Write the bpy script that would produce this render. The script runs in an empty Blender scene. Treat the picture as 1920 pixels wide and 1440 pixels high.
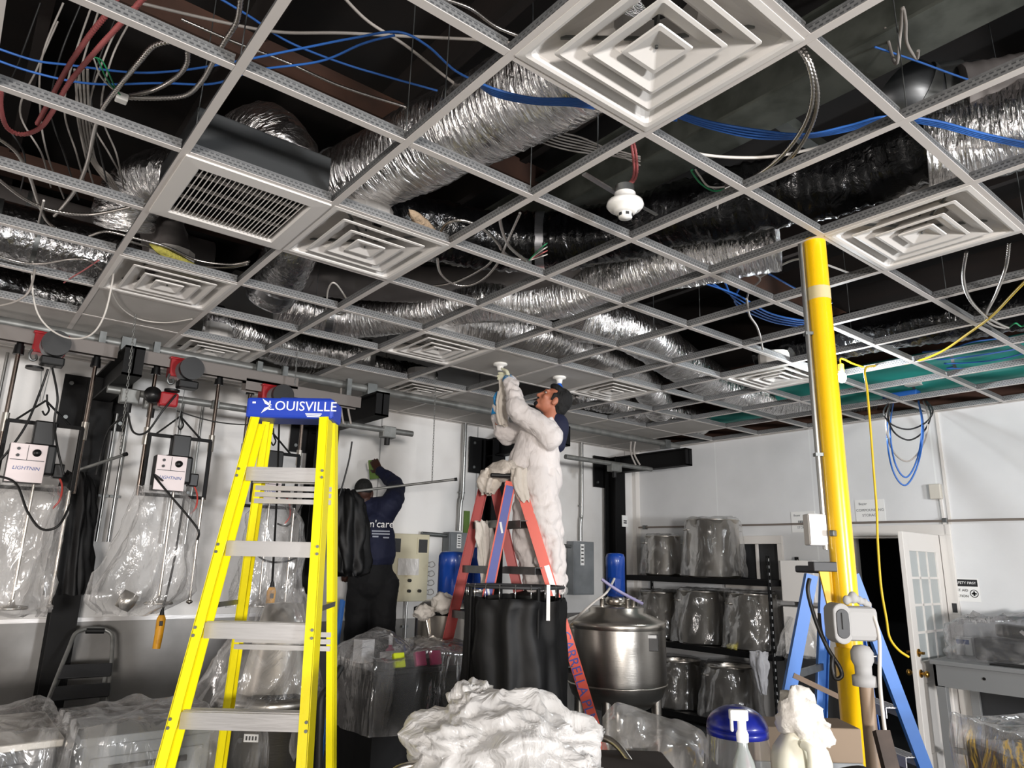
import bpy, bmesh, math, random
from mathutils import Vector, Matrix, Euler, noise
PI = math.pi
sc = bpy.context.scene
COL = sc.collection

# ------------------------------------------------------------------ camera
CAM = Vector((-0.5112, -2.6651, 1.6688))
FW = Vector((0.60510273, 0.75786533, 0.24390742))
RT = Vector((0.77769854, -0.62822907, 0.02265416))
UP = RT.cross(FW)
FPX = 1327.5
cd = bpy.data.cameras.new('camera'); cam = bpy.data.objects.new('camera', cd); COL.objects.link(cam)
m = Matrix((RT, UP, -FW)).transposed().to_4x4(); m.translation = CAM
cam.matrix_world = m
cd.sensor_width = 36; cd.lens = 36 * FPX / 1920; cd.clip_start = 0.02; cd.clip_end = 100
sc.camera = cam
# ------------------------------------------------------------------ world, lights, exposure
wd = bpy.data.worlds.new('world'); sc.world = wd; wd.use_nodes = True
wd.node_tree.nodes['Background'].inputs[0].default_value = (0.55, 0.62, 0.7, 1)
wd.node_tree.nodes['Background'].inputs[1].default_value = 0.05
sc.view_settings.view_transform = 'Standard'; sc.view_settings.look = 'None'
sc.view_settings.gamma = 1; sc.view_settings.use_curve_mapping = False
sc.view_settings.exposure = -0.2
def area(name, loc, target, sx, sy, power, color):
    l = bpy.data.lights.new(name, 'AREA'); l.shape = 'RECTANGLE'; l.size = sx; l.size_y = sy
    l.energy = power; l.color = color
    o = bpy.data.objects.new(name, l); COL.objects.link(o); o.location = loc
    d = Vector(target) - Vector(loc); o.rotation_euler = d.to_track_quat('-Z', 'Y').to_euler()
    return o
# unseen area lights, added to light the room from behind the camera and left
area('added_area_light', (-2.4, -7.4, 1.7), (1.9, 2.6, 2.5), 0.8, 0.5, 560, (1.0, 0.94, 0.89))
area('added_area_light', (2.2, -7.6, 1.7), (4.0, 1.5, 2.4), 0.8, 0.5, 480, (0.97, 0.98, 1.0))
area('added_area_light', (-2.9, 1.6, 1.7), (1.2, 3.2, 1.7), 0.4, 0.3, 22, (1.0, 0.9, 0.84))  # small added fill from the left, out of view
bl = bpy.data.lights.new('string_bulb_light', 'POINT'); bl.energy = 42; bl.color = (0.9, 0.96, 1.0); bl.shadow_soft_size = 0.035
blo = bpy.data.objects.new('string_bulb_light', bl); COL.objects.link(blo); blo.location = (4.50, -0.30, 3.03)

# ------------------------------------------------------------------ pixel rays -> points at real distances
FH = Vector((FW.x, FW.y, 0)).normalized()
HC = 3.15            # height of the suspended grid
S = 0.61             # module of the grid
def ray(px, py): return FW + RT * ((px - 960) / FPX) - UP * ((py - 720) / FPX)
def hv(px, py, d):
    r = ray(px, py); return CAM + r * (d / r.dot(FH))
def on(ax, v, px, py):
    r = ray(px, py); return CAM + r * ((v - CAM[ax]) / r[ax])
def cz(px, py, z): return on(2, z, px, py)
def G(a, b, z=HC): return Vector((a * S, -b * S, z))
def V(*a): return Vector(a)

# ------------------------------------------------------------------ materials
def srgb(c):
    if isinstance(c, str):
        c = tuple(int(c[i:i + 2], 16) / 255 for i in (0, 2, 4))
    return tuple(x / 12.92 if x <= 0.04045 else ((x + 0.055) / 1.055) ** 2.4 for x in c) + (1,)
MT = {}
def mat(name, c, rough=0.5, metal=0.0, bump=None, var=None, emit=None, trans=0, coat=0, coords='Object', stretch=(1, 1, 1), spec=0.5):
    if name in MT: return MT[name]
    M = bpy.data.materials.new(name); M.use_nodes = True; MT[name] = M
    nt = M.node_tree; N = nt.nodes; L = nt.links; b = N['Principled BSDF']
    b.inputs['Base Color'].default_value = srgb(c); b.inputs['Roughness'].default_value = rough
    b.inputs['Metallic'].default_value = metal; b.inputs['Specular IOR Level'].default_value = spec
    if coat: b.inputs['Coat Weight'].default_value = coat; b.inputs['Coat Roughness'].default_value = 0.08
    if trans: b.inputs['Transmission Weight'].default_value = trans
    if emit:
        b.inputs['Emission Color'].default_value = srgb(c); b.inputs['Emission Strength'].default_value = emit
    vec = None
    if bump or var:
        tc = N.new('ShaderNodeTexCoord'); mp = N.new('ShaderNodeMapping'); mp.inputs['Scale'].default_value = stretch
        L.new(tc.outputs[coords], mp.inputs[0]); vec = mp.outputs[0]
    if var:
        n = N.new('ShaderNodeTexNoise'); n.inputs['Scale'].default_value = var[0]; n.inputs['Detail'].default_value = 6
        L.new(vec, n.inputs['Vector'])
        r = N.new('ShaderNodeValToRGB'); r.color_ramp.elements[0].position = var[2] if len(var) > 2 else 0.35
        r.color_ramp.elements[1].position = var[3] if len(var) > 3 else 0.65
        r.color_ramp.elements[0].color = srgb(var[1]); r.color_ramp.elements[1].color = srgb(c)
        L.new(n.outputs['Fac'], r.inputs[0]); L.new(r.outputs[0], b.inputs['Base Color'])
    if bump:
        n = N.new('ShaderNodeTexNoise'); n.inputs['Scale'].default_value = bump[0]; n.inputs['Detail'].default_value = bump[2] if len(bump) > 2 else 3
        n.inputs['Distortion'].default_value = bump[3] if len(bump) > 3 else 0
        L.new(vec, n.inputs['Vector'])
        bp = N.new('ShaderNodeBump'); bp.inputs['Strength'].default_value = bump[1]; bp.inputs['Distance'].default_value = 0.02
        L.new(n.outputs['Fac'], bp.inputs['Height']); L.new(bp.outputs[0], b.inputs['Normal'])
    return M

def film(name, tint, dens, rough=0.12, bump=0.6, scale=9, streak=0.35, gloss=.6):
    """thin polythene film: part see-through, part milky, with glossy creases"""
    M = bpy.data.materials.new(name); M.use_nodes = True; MT[name] = M
    nt = M.node_tree; N = nt.nodes; L = nt.links
    N.remove(N['Principled BSDF']); out = N['Material Output']
    tc = N.new('ShaderNodeTexCoord')
    mp = N.new('ShaderNodeMapping'); mp.inputs['Scale'].default_value = (1, 1, 0.45); L.new(tc.outputs['Object'], mp.inputs[0])
    n = N.new('ShaderNodeTexNoise'); n.inputs['Scale'].default_value = scale; n.inputs['Detail'].default_value = 4
    n.inputs['Distortion'].default_value = 1.6; L.new(mp.outputs[0], n.inputs['Vector'])
    bp = N.new('ShaderNodeBump'); bp.inputs['Strength'].default_value = bump; bp.inputs['Distance'].default_value = 0.05
    L.new(n.outputs['Fac'], bp.inputs['Height'])
    tr = N.new('ShaderNodeBsdfTransparent'); tr.inputs[0].default_value = srgb(tint)
    df = N.new('ShaderNodeBsdfDiffuse'); df.inputs[0].default_value = srgb('f2f0ee'); L.new(bp.outputs[0], df.inputs['Normal'])
    tl = N.new('ShaderNodeBsdfTranslucent'); tl.inputs[0].default_value = srgb('eeecea')
    dm = N.new('ShaderNodeMixShader'); dm.inputs[0].default_value = 0.4; L.new(df.outputs[0], dm.inputs[1]); L.new(tl.outputs[0], dm.inputs[2])
    gl = N.new('ShaderNodeBsdfGlossy'); gl.inputs['Roughness'].default_value = rough; L.new(bp.outputs[0], gl.inputs['Normal'])
    # creases are thicker film
    rp = N.new('ShaderNodeValToRGB'); rp.color_ramp.elements[0].position = 0.47; rp.color_ramp.elements[1].position = 0.62
    rp.color_ramp.elements[0].color = (dens, dens, dens, 1); e = min(1, dens + streak); rp.color_ramp.elements[1].color = (e, e, e, 1)
    L.new(n.outputs['Fac'], rp.inputs[0])
    lw = N.new('ShaderNodeLayerWeight'); lw.inputs['Blend'].default_value = 0.3
    ad = N.new('ShaderNodeMath'); ad.operation = 'MULTIPLY_ADD'; ad.inputs[1].default_value = 0.22; ad.use_clamp = True
    L.new(lw.outputs['Facing'], ad.inputs[0]); L.new(rp.outputs[0], ad.inputs[2])
    m1 = N.new('ShaderNodeMixShader'); L.new(ad.outputs[0], m1.inputs[0]); L.new(tr.outputs[0], m1.inputs[1]); L.new(dm.outputs[0], m1.inputs[2])
    fr = N.new('ShaderNodeFresnel'); fr.inputs[0].default_value = 1.5; L.new(bp.outputs[0], fr.inputs['Normal'])
    fm = N.new('ShaderNodeMath'); fm.operation = 'MULTIPLY_ADD'; fm.inputs[1].default_value = gloss; fm.inputs[2].default_value = 0.02; fm.use_clamp = True; L.new(fr.outputs[0], fm.inputs[0])
    m2 = N.new('ShaderNodeMixShader'); mn = N.new('ShaderNodeMath'); mn.operation = 'MINIMUM'; mn.inputs[1].default_value = .32 * gloss / .6; L.new(fm.outputs[0], mn.inputs[0]); L.new(mn.outputs[0], m2.inputs[0]); L.new(m1.outputs[0], m2.inputs[1]); L.new(gl.outputs[0], m2.inputs[2])
    L.new(m2.outputs[0], out.inputs[0])
    return M

def foil(name, c, rough, strength, su=55, sv=9, metal=1.0, var=None):
    """wrinkled duct jacket; UV runs along and around the duct in metres"""
    M = bpy.data.materials.new(name); M.use_nodes = True; MT[name] = M
    nt = M.node_tree; N = nt.nodes; L = nt.links; b = N['Principled BSDF']
    b.inputs['Base Color'].default_value = srgb(c); b.inputs['Metallic'].default_value = metal; b.inputs['Roughness'].default_value = rough
    tc = N.new('ShaderNodeTexCoord'); mp = N.new('ShaderNodeMapping'); mp.inputs['Scale'].default_value = (su, sv, 1)
    L.new(tc.outputs['UV'], mp.inputs[0])
    n = N.new('ShaderNodeTexNoise'); n.inputs['Scale'].default_value = 1; n.inputs['Detail'].default_value = 4; n.inputs['Distortion'].default_value = 1.2
    L.new(mp.outputs[0], n.inputs['Vector'])
    v = N.new('ShaderNodeTexVoronoi'); v.inputs['Scale'].default_value = 0.7; L.new(mp.outputs[0], v.inputs['Vector'])
    ad = N.new('ShaderNodeMath'); ad.operation = 'ADD'; L.new(n.outputs['Fac'], ad.inputs[0]); L.new(v.outputs['Distance'], ad.inputs[1])
    bp = N.new('ShaderNodeBump'); bp.inputs['Strength'].default_value = strength; bp.inputs['Distance'].default_value = 0.012
    L.new(ad.outputs[0], bp.inputs['Height']); L.new(bp.outputs[0], b.inputs['Normal'])
    return M

mat('tee', 'd6d0cb', 0.45); mat('white_enamel', 'e0dcd7', 0.4, bump=(60, 0.02)); mat('tile', 'bfbbb6', 0.85, bump=(220, 0.12), var=(3, 'b0aca7', .3, .7))
mat('galv', '8f9291', 0.42, 0.85, var=(9, '6d7070', .3, .7)); mat('galv_pipe', '8f908d', 0.45, 0.5, var=(14, '757674', .3, .7)); mat('rail_grey', '77716d', 0.5, 0.3)
mat('conduit', 'b9bab8', 0.28, 0.95); mat('chrome', 'd8d8d8', 0.12, 1.0)
mat('black_steel', '070708', 0.6, 0.0, bump=(30, .03), spec=.25); mat('black_plastic', '0d0d0e', 0.38); mat('black_rubber', '0a0a0a', 0.6)
mat('black_cloth', '050506', 0.55, bump=(8, .15), spec=.3); mat('grey_metal', '83878a', 0.5, 0.0, var=(6, '767a7d')); mat('dark_grey', '2d2e30', 0.5)
mat('stainless', 'c4beb5', 0.28, 1.0, bump=(3, .05), stretch=(1, 1, .15)); mat('stainless_brushed', 'a09c96', 0.32, 1.0, bump=(40, .06), stretch=(.4, .4, 6))
mat('rod', '8a7d74', 0.25, 1.0); mat('brass', 'b08a45', 0.3, 1.0); mat('yellow_ladder', 'f4e40c', 0.38, bump=(70, .05)); mat('aluminium', 'c9c7c6', 0.4, 0.75, bump=(50, .08), stretch=(.1, 1, 1))
mat('blue_cap', '1d3fb0', 0.42); mat('white_print', 'f4f4f4', 0.5); mat('yellow_paint', 'f2c008', 0.28, coat=0.3, var=(2.2, 'd9a50a', .25, .45), bump=(9, .04))
mat('orange_rail', 'e04a2e', 0.42); mat('red_rail', 'b3261f', 0.45); mat('blue_label', '2f3f9c', 0.4); mat('blue_ladder', '2f6fc0', 0.42)
mat('red_paint', '9c1820', 0.38, coat=.2); mat('motor_blue', '0e3f96', 0.35, coat=.3); mat('navy', '0b1230', 0.8, bump=(18, .3)); mat('black_trouser', '07080c', 0.85, bump=(15, .3))
mat('coverall', 'ddd6d3', 0.75, bump=(13, .6, 3, 1.4), stretch=(1, 1, .45)); mat('skin', 'b06f55', 0.55, bump=(90, .04)); mat('dark_skin', '3d241b', 0.55); mat('hair', '060505', 0.8, bump=(60, .6), stretch=(1, 1, .3))
mat('glove_blue', '1d86c4', 0.4); mat('glove_cream', 'd9d8bd', 0.7); mat('rag', 'd6cdc2', 0.9, bump=(30, .4)); mat('rag_white', 'd9d4cc', 0.9, bump=(30, .4)); mat('rag_green', '5f7a3a', 0.85)
mat('beige_panel', 'c9c2a8', 0.5, 0.2, var=(5, 'a08a62', .2, .42)); mat('pendant_yellow', 'd99a12', 0.5, var=(14, 'a9730d', .3, .5)); mat('paper', 'eeeeec', 0.8); mat('ink', '1b1b1d', 0.7)
mat('wood', '4a2f22', 0.85, var=(4, '2b1b13', .3, .7), stretch=(1, .1, 1)); mat('wood_dark', '1d130e', 0.9, var=(5, '110b08'), stretch=(1, .12, 1)); mat('deck', '17100c', 0.95, var=(3, '0c0806'))
mat('beam_grey', '50534d', 0.7, var=(7, '3a3d37', .35, .6)); mat('teal', '2e8f85', 0.45); mat('blue_wire', '2f66b5', 0.45); mat('red_wire', 'b5605f', 0.5); mat('grey_wire', '9a948e', 0.5); mat('white_wire', 'cfcac3', 0.5); mat('black_wire', '111111', 0.5)
mat('green_wire', '1f8f5a', 0.5); mat('yellow_cord', 'e6c21a', 0.45); mat('faceplate', 'cfc3c2', 0.45, 0.2); mat('blue_print', '2d4f94', 0.5); mat('insul', 'a89f4a', 0.95, bump=(40, .8))
mat('desk_grey', '7f8080', 0.5); mat('blue_visor', '131f7d', 0.3, coat=.3); mat('mdf', '857462', 0.8); mat('porcelain', 'f3f1ec', 0.2, coat=.5); mat('blue_glass', '0c55b8', 0.12, coat=.6)
mat('pink_liquid', 'd43a78', 0.3); mat('lime', 'c9d61f', 0.4); mat('jug', 'e9e6d4', 0.4, trans=.15); mat('label_red', 'c92a2a', .5); mat('label_green', '6fae4a', .5); mat('soft_grey', 'a7a6a5', .8)
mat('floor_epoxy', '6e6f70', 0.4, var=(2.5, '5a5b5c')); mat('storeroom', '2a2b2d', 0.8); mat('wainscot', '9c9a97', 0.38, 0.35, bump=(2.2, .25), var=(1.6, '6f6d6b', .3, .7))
mat('bulb_glow', 'ffffff', 0.4, emit=60); mat('grey_rag', 'b4b4b8', .9, bump=(30, .4)); mat('dark_brown', '2b211c', .8); mat('silver_tape', 'b9b9bb', .22, .9); mat('blue_tarp', '1c5aa8', .5); mat('hoist_grey', '8b8a89', .4, .5)
film('film_clear', 'ffffff', 0.07, bump=.4, streak=.22, scale=6, rough=.16); film('film_pot', 'ffffff', 0.015, bump=.35, streak=.12, scale=5, rough=.14, gloss=.5); film('film_milky', 'ffffff', 0.5, bump=.3, scale=5, streak=.3, gloss=.4); film('film_white', 'ffffff', 0.74, rough=.22, bump=.7, scale=7, streak=.24, gloss=.45); film('film_grey', 'e8e8ea', 0.07, bump=.35, scale=5, streak=.14)
film('film_visor', 'ffffff', 0.04, rough=.03, bump=.05, scale=3, streak=.03)
foil('foil', 'f4f2f1', 0.25, 1.0, 80, 14); foil('foil_fine', 'cfcfd0', 0.2, 0.6, 40, 30); foil('foil_black', '0a0a0b', 0.16, 0.85, 16, 12, metal=0.0); foil('duct_grey', '6d6866', 0.5, 0.15, 5, 5, metal=0.3); foil('galv_duct', '8a8d90', 0.35, 0.1, 4, 4)
foil('flex_metal', 'cfcac4', 0.3, 0.1, 4, 4)

def wall_material(name, base, seam, period, axis, grime):
    M = mat(name, base, 0.5, var=(1.3, grime, .25, .6), bump=(45, .03)); nt = M.node_tree; N = nt.nodes; L = nt.links; b = N['Principled BSDF']
    src = b.inputs['Base Color'].links[0].from_socket
    tc = N.new('ShaderNodeTexCoord'); sp = N.new('ShaderNodeSeparateXYZ'); L.new(tc.outputs['Object'], sp.inputs[0])
    md = N.new('ShaderNodeMath'); md.operation = 'PINGPONG'; md.inputs[1].default_value = period / 2; L.new(sp.outputs[axis], md.inputs[0])
    lt = N.new('ShaderNodeMath'); lt.operation = 'LESS_THAN'; lt.inputs[1].default_value = 0.008; L.new(md.outputs[0], lt.inputs[0])
    mx = N.new('ShaderNodeMix'); mx.data_type = 'RGBA'; L.new(lt.outputs[0], mx.inputs[0]); L.new(src, mx.inputs[6]); mx.inputs[7].default_value = srgb(seam)
    L.new(mx.outputs[2], b.inputs['Base Color'])
    return M
wall_material('wall_white', 'e6e5e3', 'a5a4a3', 1.22, 0, 'cfccc9'); wall_material('wall_white_right', 'e4e5e6', 'eceeee', 1.22, 1, 'd6d7d8')
# slotted galvanised web of the ceiling tees
def slot_mat():
    M = mat('tee_web', '9a9b9b', 0.4, 0.5); nt = M.node_tree; N = nt.nodes; L = nt.links; b = N['Principled BSDF']
    tc = N.new('ShaderNodeTexCoord'); mp = N.new('ShaderNodeMapping'); mp.inputs['Scale'].default_value = (1, 1, 1); L.new(tc.outputs['UV'], mp.inputs[0])
    br = N.new('ShaderNodeTexBrick'); br.inputs['Scale'].default_value = 1; br.inputs['Brick Width'].default_value = .02; br.inputs['Row Height'].default_value = .0135; br.inputs['Mortar Size'].default_value = .004
    br.inputs['Color1'].default_value = srgb('6a6b6d'); br.inputs['Color2'].default_value = srgb('5a5b5d'); br.inputs['Mortar'].default_value = srgb('949595'); L.new(mp.outputs[0], br.inputs[0]); L.new(br.outputs[0], b.inputs['Base Color'])
slot_mat()

def rack_mat():
    M = mat('rack_black', '0a0a0b', 0.45); nt = M.node_tree; N = nt.nodes; L = nt.links; b = N['Principled BSDF']
    tc = N.new('ShaderNodeTexCoord'); sp = N.new('ShaderNodeSeparateXYZ'); L.new(tc.outputs['Object'], sp.inputs[0])
    def mth(op, a, v):
        n = N.new('ShaderNodeMath'); n.operation = op; L.new(a, n.inputs[0])
        if hasattr(v, 'name'): L.new(v, n.inputs[1])
        else: n.inputs[1].default_value = v
        return n.outputs[0]
    z = mth('LESS_THAN', mth('PINGPONG', sp.outputs[2], .035), .014)
    ay = mth('SUBTRACT', mth('ABSOLUTE', sp.outputs[1], 0), .995); y = mth('LESS_THAN', mth('ABSOLUTE', mth('SUBTRACT', mth('ABSOLUTE', ay, 0), .011), 0), .005)
    mx = N.new('ShaderNodeMix'); mx.data_type = 'RGBA'; L.new(mth('MULTIPLY', z, y), mx.inputs[0]); mx.inputs[6].default_value = srgb('0a0a0b'); mx.inputs[7].default_value = srgb('b9bcbd'); L.new(mx.outputs[2], b.inputs['Base Color'])
rack_mat()
# ------------------------------------------------------------------ mesh helpers
def nz(p, s=1.0, o=0.0): return noise.noise(Vector((p[0] * s + o, p[1] * s + o * .7, p[2] * s - o)))
class MB:
    """collects shapes in world coordinates and links them as ONE mesh object"""
    def __init__(self): self.v = []; self.f = []; self.uv = {}; self.sm = []
    def add(self, vs, fs, smooth=False, uvs=None):
        o = len(self.v); self.v += [Vector(p) for p in vs]
        for i, f in enumerate(fs):
            if uvs: self.uv[len(self.f)] = uvs[i]
            self.f.append(tuple(o + k for k in f)); self.sm.append(smooth)
        return self
    def box(self, c, s, R=None):
        c = Vector(c); hx, hy, hz = s[0] / 2, s[1] / 2, s[2] / 2
        vs = [Vector((x * hx, y * hy, z * hz)) for z in (-1, 1) for y in (-1, 1) for x in (-1, 1)]
        if R is not None: vs = [R @ p for p in vs]
        return self.add([p + c for p in vs], [(0, 2, 3, 1), (4, 5, 7, 6), (0, 1, 5, 4), (2, 6, 7, 3), (0, 4, 6, 2), (1, 3, 7, 5)])
    def span(self, a, b):
        a = Vector(a); b = Vector(b); return self.box((a + b) / 2, [abs(x) for x in (b - a)])
    def beam(self, p, q, w, h, up=(0, 0, 1)):
        p = Vector(p); q = Vector(q); d = q - p; L = d.length; d.normalize(); u = Vector(up)
        s = d.cross(u)
        if s.length < 1e-4: s = d.cross(Vector((1, 0, 0)))
        s.normalize(); u = s.cross(d)
        return self.box((p + q) / 2, (L, w, h), Matrix((d, s, u)).transposed())
    def tube(self, pts, r, seg=10, cap=True, fn=None, smooth=True, sq=1.0):
        pts = [Vector(p) for p in pts]; n = len(pts); R = r if isinstance(r, (list, tuple)) else [r] * n
        t0 = (pts[1] - pts[0]).normalized(); a = Vector((0, 0, 1)) if abs(t0.z) < .9 else Vector((1, 0, 0))
        u = t0.cross(a).normalized(); vs = []; l = 0; ls = []
        for i, p in enumerate(pts):
            t = (pts[min(i + 1, n - 1)] - pts[max(i - 1, 0)]).normalized()
            u = (u - t * u.dot(t)).normalized(); w = t.cross(u)
            if i: l += (p - pts[i - 1]).length
            ls.append(l)
            for k in range(seg):
                an = 2 * PI * k / seg; rr = R[i] * (fn(l, an, p) if fn else 1)
                vs.append(p + u * (math.cos(an) * rr) + w * (math.sin(an) * rr * sq))
        fs = []; uvs = []
        for i in range(n - 1):
            for k in range(seg):
                k2 = (k + 1) % seg; fs.append((i * seg + k, i * seg + k2, (i + 1) * seg + k2, (i + 1) * seg + k))
                c = 2 * PI * R[i] / seg; uvs.append(((ls[i], k * c), (ls[i], (k + 1) * c), (ls[i + 1], (k + 1) * c), (ls[i + 1], k * c)))
        self.add(vs, fs, smooth, uvs)
        if cap:
            self.add(vs[:seg], [tuple(range(seg))[::-1]]); self.add(vs[-seg:], [tuple(range(seg))])
        return self
    def cyl(self, p, q, r, seg=16, r2=None, smooth=True): return self.tube([p, q], [r, r if r2 is None else r2], seg, True, None, smooth)
    def lathe(self, prof, c, seg=28, R=None, fn=None, cap=True, smooth=True, arc=1.0):
        c = Vector(c); vs = []; n = len(prof); ns = seg if arc == 1.0 else seg + 1
        for i, (r, z) in enumerate(prof):
            for k in range(ns):
                an = 2 * PI * arc * k / seg; rr = r * (fn(an, z, i) if fn else 1); p = Vector((math.cos(an) * rr, math.sin(an) * rr, z))
                vs.append((R @ p if R is not None else p) + c)
        fs = []
        for i in range(n - 1):
            for k in range(seg):
                k2 = (k + 1) % ns; fs.append((i * ns + k, i * ns + k2, (i + 1) * ns + k2, (i + 1) * ns + k))
        self.add(vs, fs, smooth)
        if cap and arc == 1.0:
            if prof[0][0] > 1e-4: self.add(vs[:seg], [tuple(range(seg))[::-1]])
            if prof[-1][0] > 1e-4: self.add(vs[-seg:], [tuple(range(seg))])
        return self
    def rings(self, rs, smooth=True, cap=False, closed=True):
        n = len(rs[0]); vs = [p for r in rs for p in r]; fs = []
        for i in range(len(rs) - 1):
            for k in range(n if closed else n - 1):
                k2 = (k + 1) % n; fs.append((i * n + k, i * n + k2, (i + 1) * n + k2, (i + 1) * n + k))
        self.add(vs, fs, smooth)
        if cap: self.add(rs[0], [tuple(range(n))[::-1]]); self.add(rs[-1], [tuple(range(n))])
        return self
    def prism(self, poly, off):
        off = Vector(off); a = [Vector(p) for p in poly]; b = [p + off for p in a]; n = len(a)
        return self.add(a + b, [tuple(range(n))[::-1], tuple(range(n, 2 * n))] + [(i, (i + 1) % n, n + (i + 1) % n, n + i) for i in range(n)])
    def build(self, name, material, parent=None, bevel=0, mods=None, solid=0):
        me = bpy.data.meshes.new(name); inv = None
        if parent is not None: inv = pmat(parent).inverted()
        vs = [inv @ p for p in self.v] if inv is not None else self.v
        org = Vector((0, 0, 0))
        if parent is None and vs:
            xs = [min(p[i] for p in vs) for i in range(3)]; xm = [max(p[i] for p in vs) for i in range(3)]
            org = Vector(((xs[0] + xm[0]) / 2, (xs[1] + xm[1]) / 2, xs[2])); vs = [p - org for p in vs]
        me.from_pydata([tuple(p) for p in vs], [], self.f); me.validate(clean_customdata=False)
        for i, p in enumerate(me.polygons):
            if i < len(self.sm): p.use_smooth = self.sm[i]
        if self.uv:
            ul = me.uv_layers.new(name='UVMap')
            for i, p in enumerate(me.polygons):
                if i in self.uv:
                    for k, li in enumerate(p.loop_indices):
                        if k < len(self.uv[i]): ul.data[li].uv = self.uv[i][k]
        me.materials.append(MT[material] if isinstance(material, str) else material)
        o = bpy.data.objects.new(name, me); COL.objects.link(o); o.location = org
        if parent is not None: o.parent = parent
        if bevel:
            b = o.modifiers.new('bevel', 'BEVEL'); b.width = bevel; b.segments = 2; b.limit_method = 'ANGLE'; b.angle_limit = 0.6
        if solid:
            s = o.modifiers.new('solid', 'SOLIDIFY'); s.thickness = solid; s.offset = 0
        return o
def pmat(o):
    M = Matrix.LocRotScale(o.location, o.rotation_euler, None)
    return pmat(o.parent) @ M if o.parent else M
def thing(name, label, cat, loc=(0, 0, 0), rotz=0, group=None):
    o = bpy.data.objects.new(name, None); COL.objects.link(o); o.location = loc; o.rotation_euler = (0, 0, rotz); o.empty_display_size = .05
    o['label'] = label; o['category'] = cat
    if group: o['group'] = group
    return o
def tag(o, label, cat, group=None, kind=None):
    o['label'] = label; o['category'] = cat
    if group: o['group'] = group
    if kind: o['kind'] = kind
    return o
def struct(o): o['kind'] = 'structure'; return o
def dup(root, loc, label, rotz=None, group=None):
    r = root.copy(); COL.objects.link(r); r.location = loc
    if rotz is not None: r.rotation_euler = (0, 0, rotz)
    r['label'] = label
    if group: r['group'] = group
    for ch in list(root.children):
        c = ch.copy(); COL.objects.link(c); c.parent = r
        for g in list(ch.children):
            d = g.copy(); COL.objects.link(d); d.parent = c
    return r
def text_mb(s, size, org, xdir, ydir, depth=.002, align='CENTER', shear=0):
    """lettering as mesh, laid on the plane spanned by xdir, ydir"""
    cu = bpy.data.curves.new('t', 'FONT'); cu.body = s; cu.size = size; cu.align_x = align; cu.align_y = 'CENTER'; cu.extrude = depth / 2; cu.shear = shear; cu.resolution_u = 3
    ob = bpy.data.objects.new('t', cu); COL.objects.link(ob)
    me = bpy.data.meshes.new_from_object(ob); bpy.data.objects.remove(ob); bpy.data.curves.remove(cu)
    x = Vector(xdir).normalized(); y = Vector(ydir).normalized(); z = x.cross(y); b = MB()
    b.add([Vector(org) + x * v.co.x + y * v.co.y + z * v.co.z for v in me.vertices], [tuple(p.vertices) for p in me.polygons])
    bpy.data.meshes.remove(me); return b
def spline(pts, n=8):
    pts = [Vector(p) for p in pts]; out = []
    for i in range(len(pts) - 1):
        p0 = pts[max(i - 1, 0)]; p1 = pts[i]; p2 = pts[i + 1]; p3 = pts[min(i + 2, len(pts) - 1)]
        for k in range(n):
            t = k / n
            out.append(.5 * ((2 * p1) + (p2 - p0) * t + (2 * p0 - 5 * p1 + 4 * p2 - p3) * t * t + (3 * p1 - p0 - 3 * p2 + p3) * t ** 3))
    out.append(pts[-1]); return out
# ================================================================== the setting
XR, YL, XF, YB, ZR = 6.8, 3.76, -3.4, -8.4, 4.25
struct(MB().span((XF - .15, YB - .15, -.1), (XR + 2.2, YL + .15, 0)).build('floor', 'floor_epoxy'))
struct(MB().span((XF - .15, YL, 0), (XR + .15, YL + .15, ZR)).build('wall_left', 'wall_white'))
dy0, dy1, dz = .07, .92, 2.0
wr = MB()
wr.span((XR, YB - .15, 0), (XR + .15, dy0, 3.16)).span((XR, dy1, 0), (XR + .15, 1.72, 3.16)).span((XR, dy0, dz), (XR + .15, dy1, 3.16))
wr.span((XR, 2.35, 0), (XR + .15, YL, 3.16)).span((XR, 1.72, 0), (XR + .15, 2.35, 1.5)).span((XR, 1.72, 1.93), (XR + .15, 2.35, 3.16))
struct(wr.build('wall_right', 'wall_white_right'))
struct(MB().span((XR + .01, YB - .15, 3.16), (XR + .15, YL, ZR)).build('trim_1', 'wood'))
struct(MB().span((XF - .15, YB - .15, 0), (XF, YL, ZR)).build('wall_front', 'wall_white'))
struct(MB().span((XF, YB - .15, 0), (XR, YB, ZR)).build('wall_back', 'wall_white'))
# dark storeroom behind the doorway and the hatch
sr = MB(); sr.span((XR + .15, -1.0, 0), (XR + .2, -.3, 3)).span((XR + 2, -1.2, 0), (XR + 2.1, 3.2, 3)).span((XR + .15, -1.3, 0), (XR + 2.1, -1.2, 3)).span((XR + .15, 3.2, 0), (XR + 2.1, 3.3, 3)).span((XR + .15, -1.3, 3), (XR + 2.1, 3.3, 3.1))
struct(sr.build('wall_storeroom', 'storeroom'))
rd = struct(MB().span((XF - .15, YB - .15, ZR), (XR + .15, YL + .15, ZR + .1)).build('ceiling', 'deck'))
for i in range(13):
    x = -2.9 + i * .8
    struct(MB().span((x - .025, YB, ZR - .24), (x + .025, YL, ZR)).build('joist', 'wood_dark', rd))
for y in (-2.6, .35, 2.3):
    struct(MB().span((XF, y - .05, ZR - .36), (XR, y + .05, ZR - .22)).build('beam', 'wood', rd))
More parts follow.
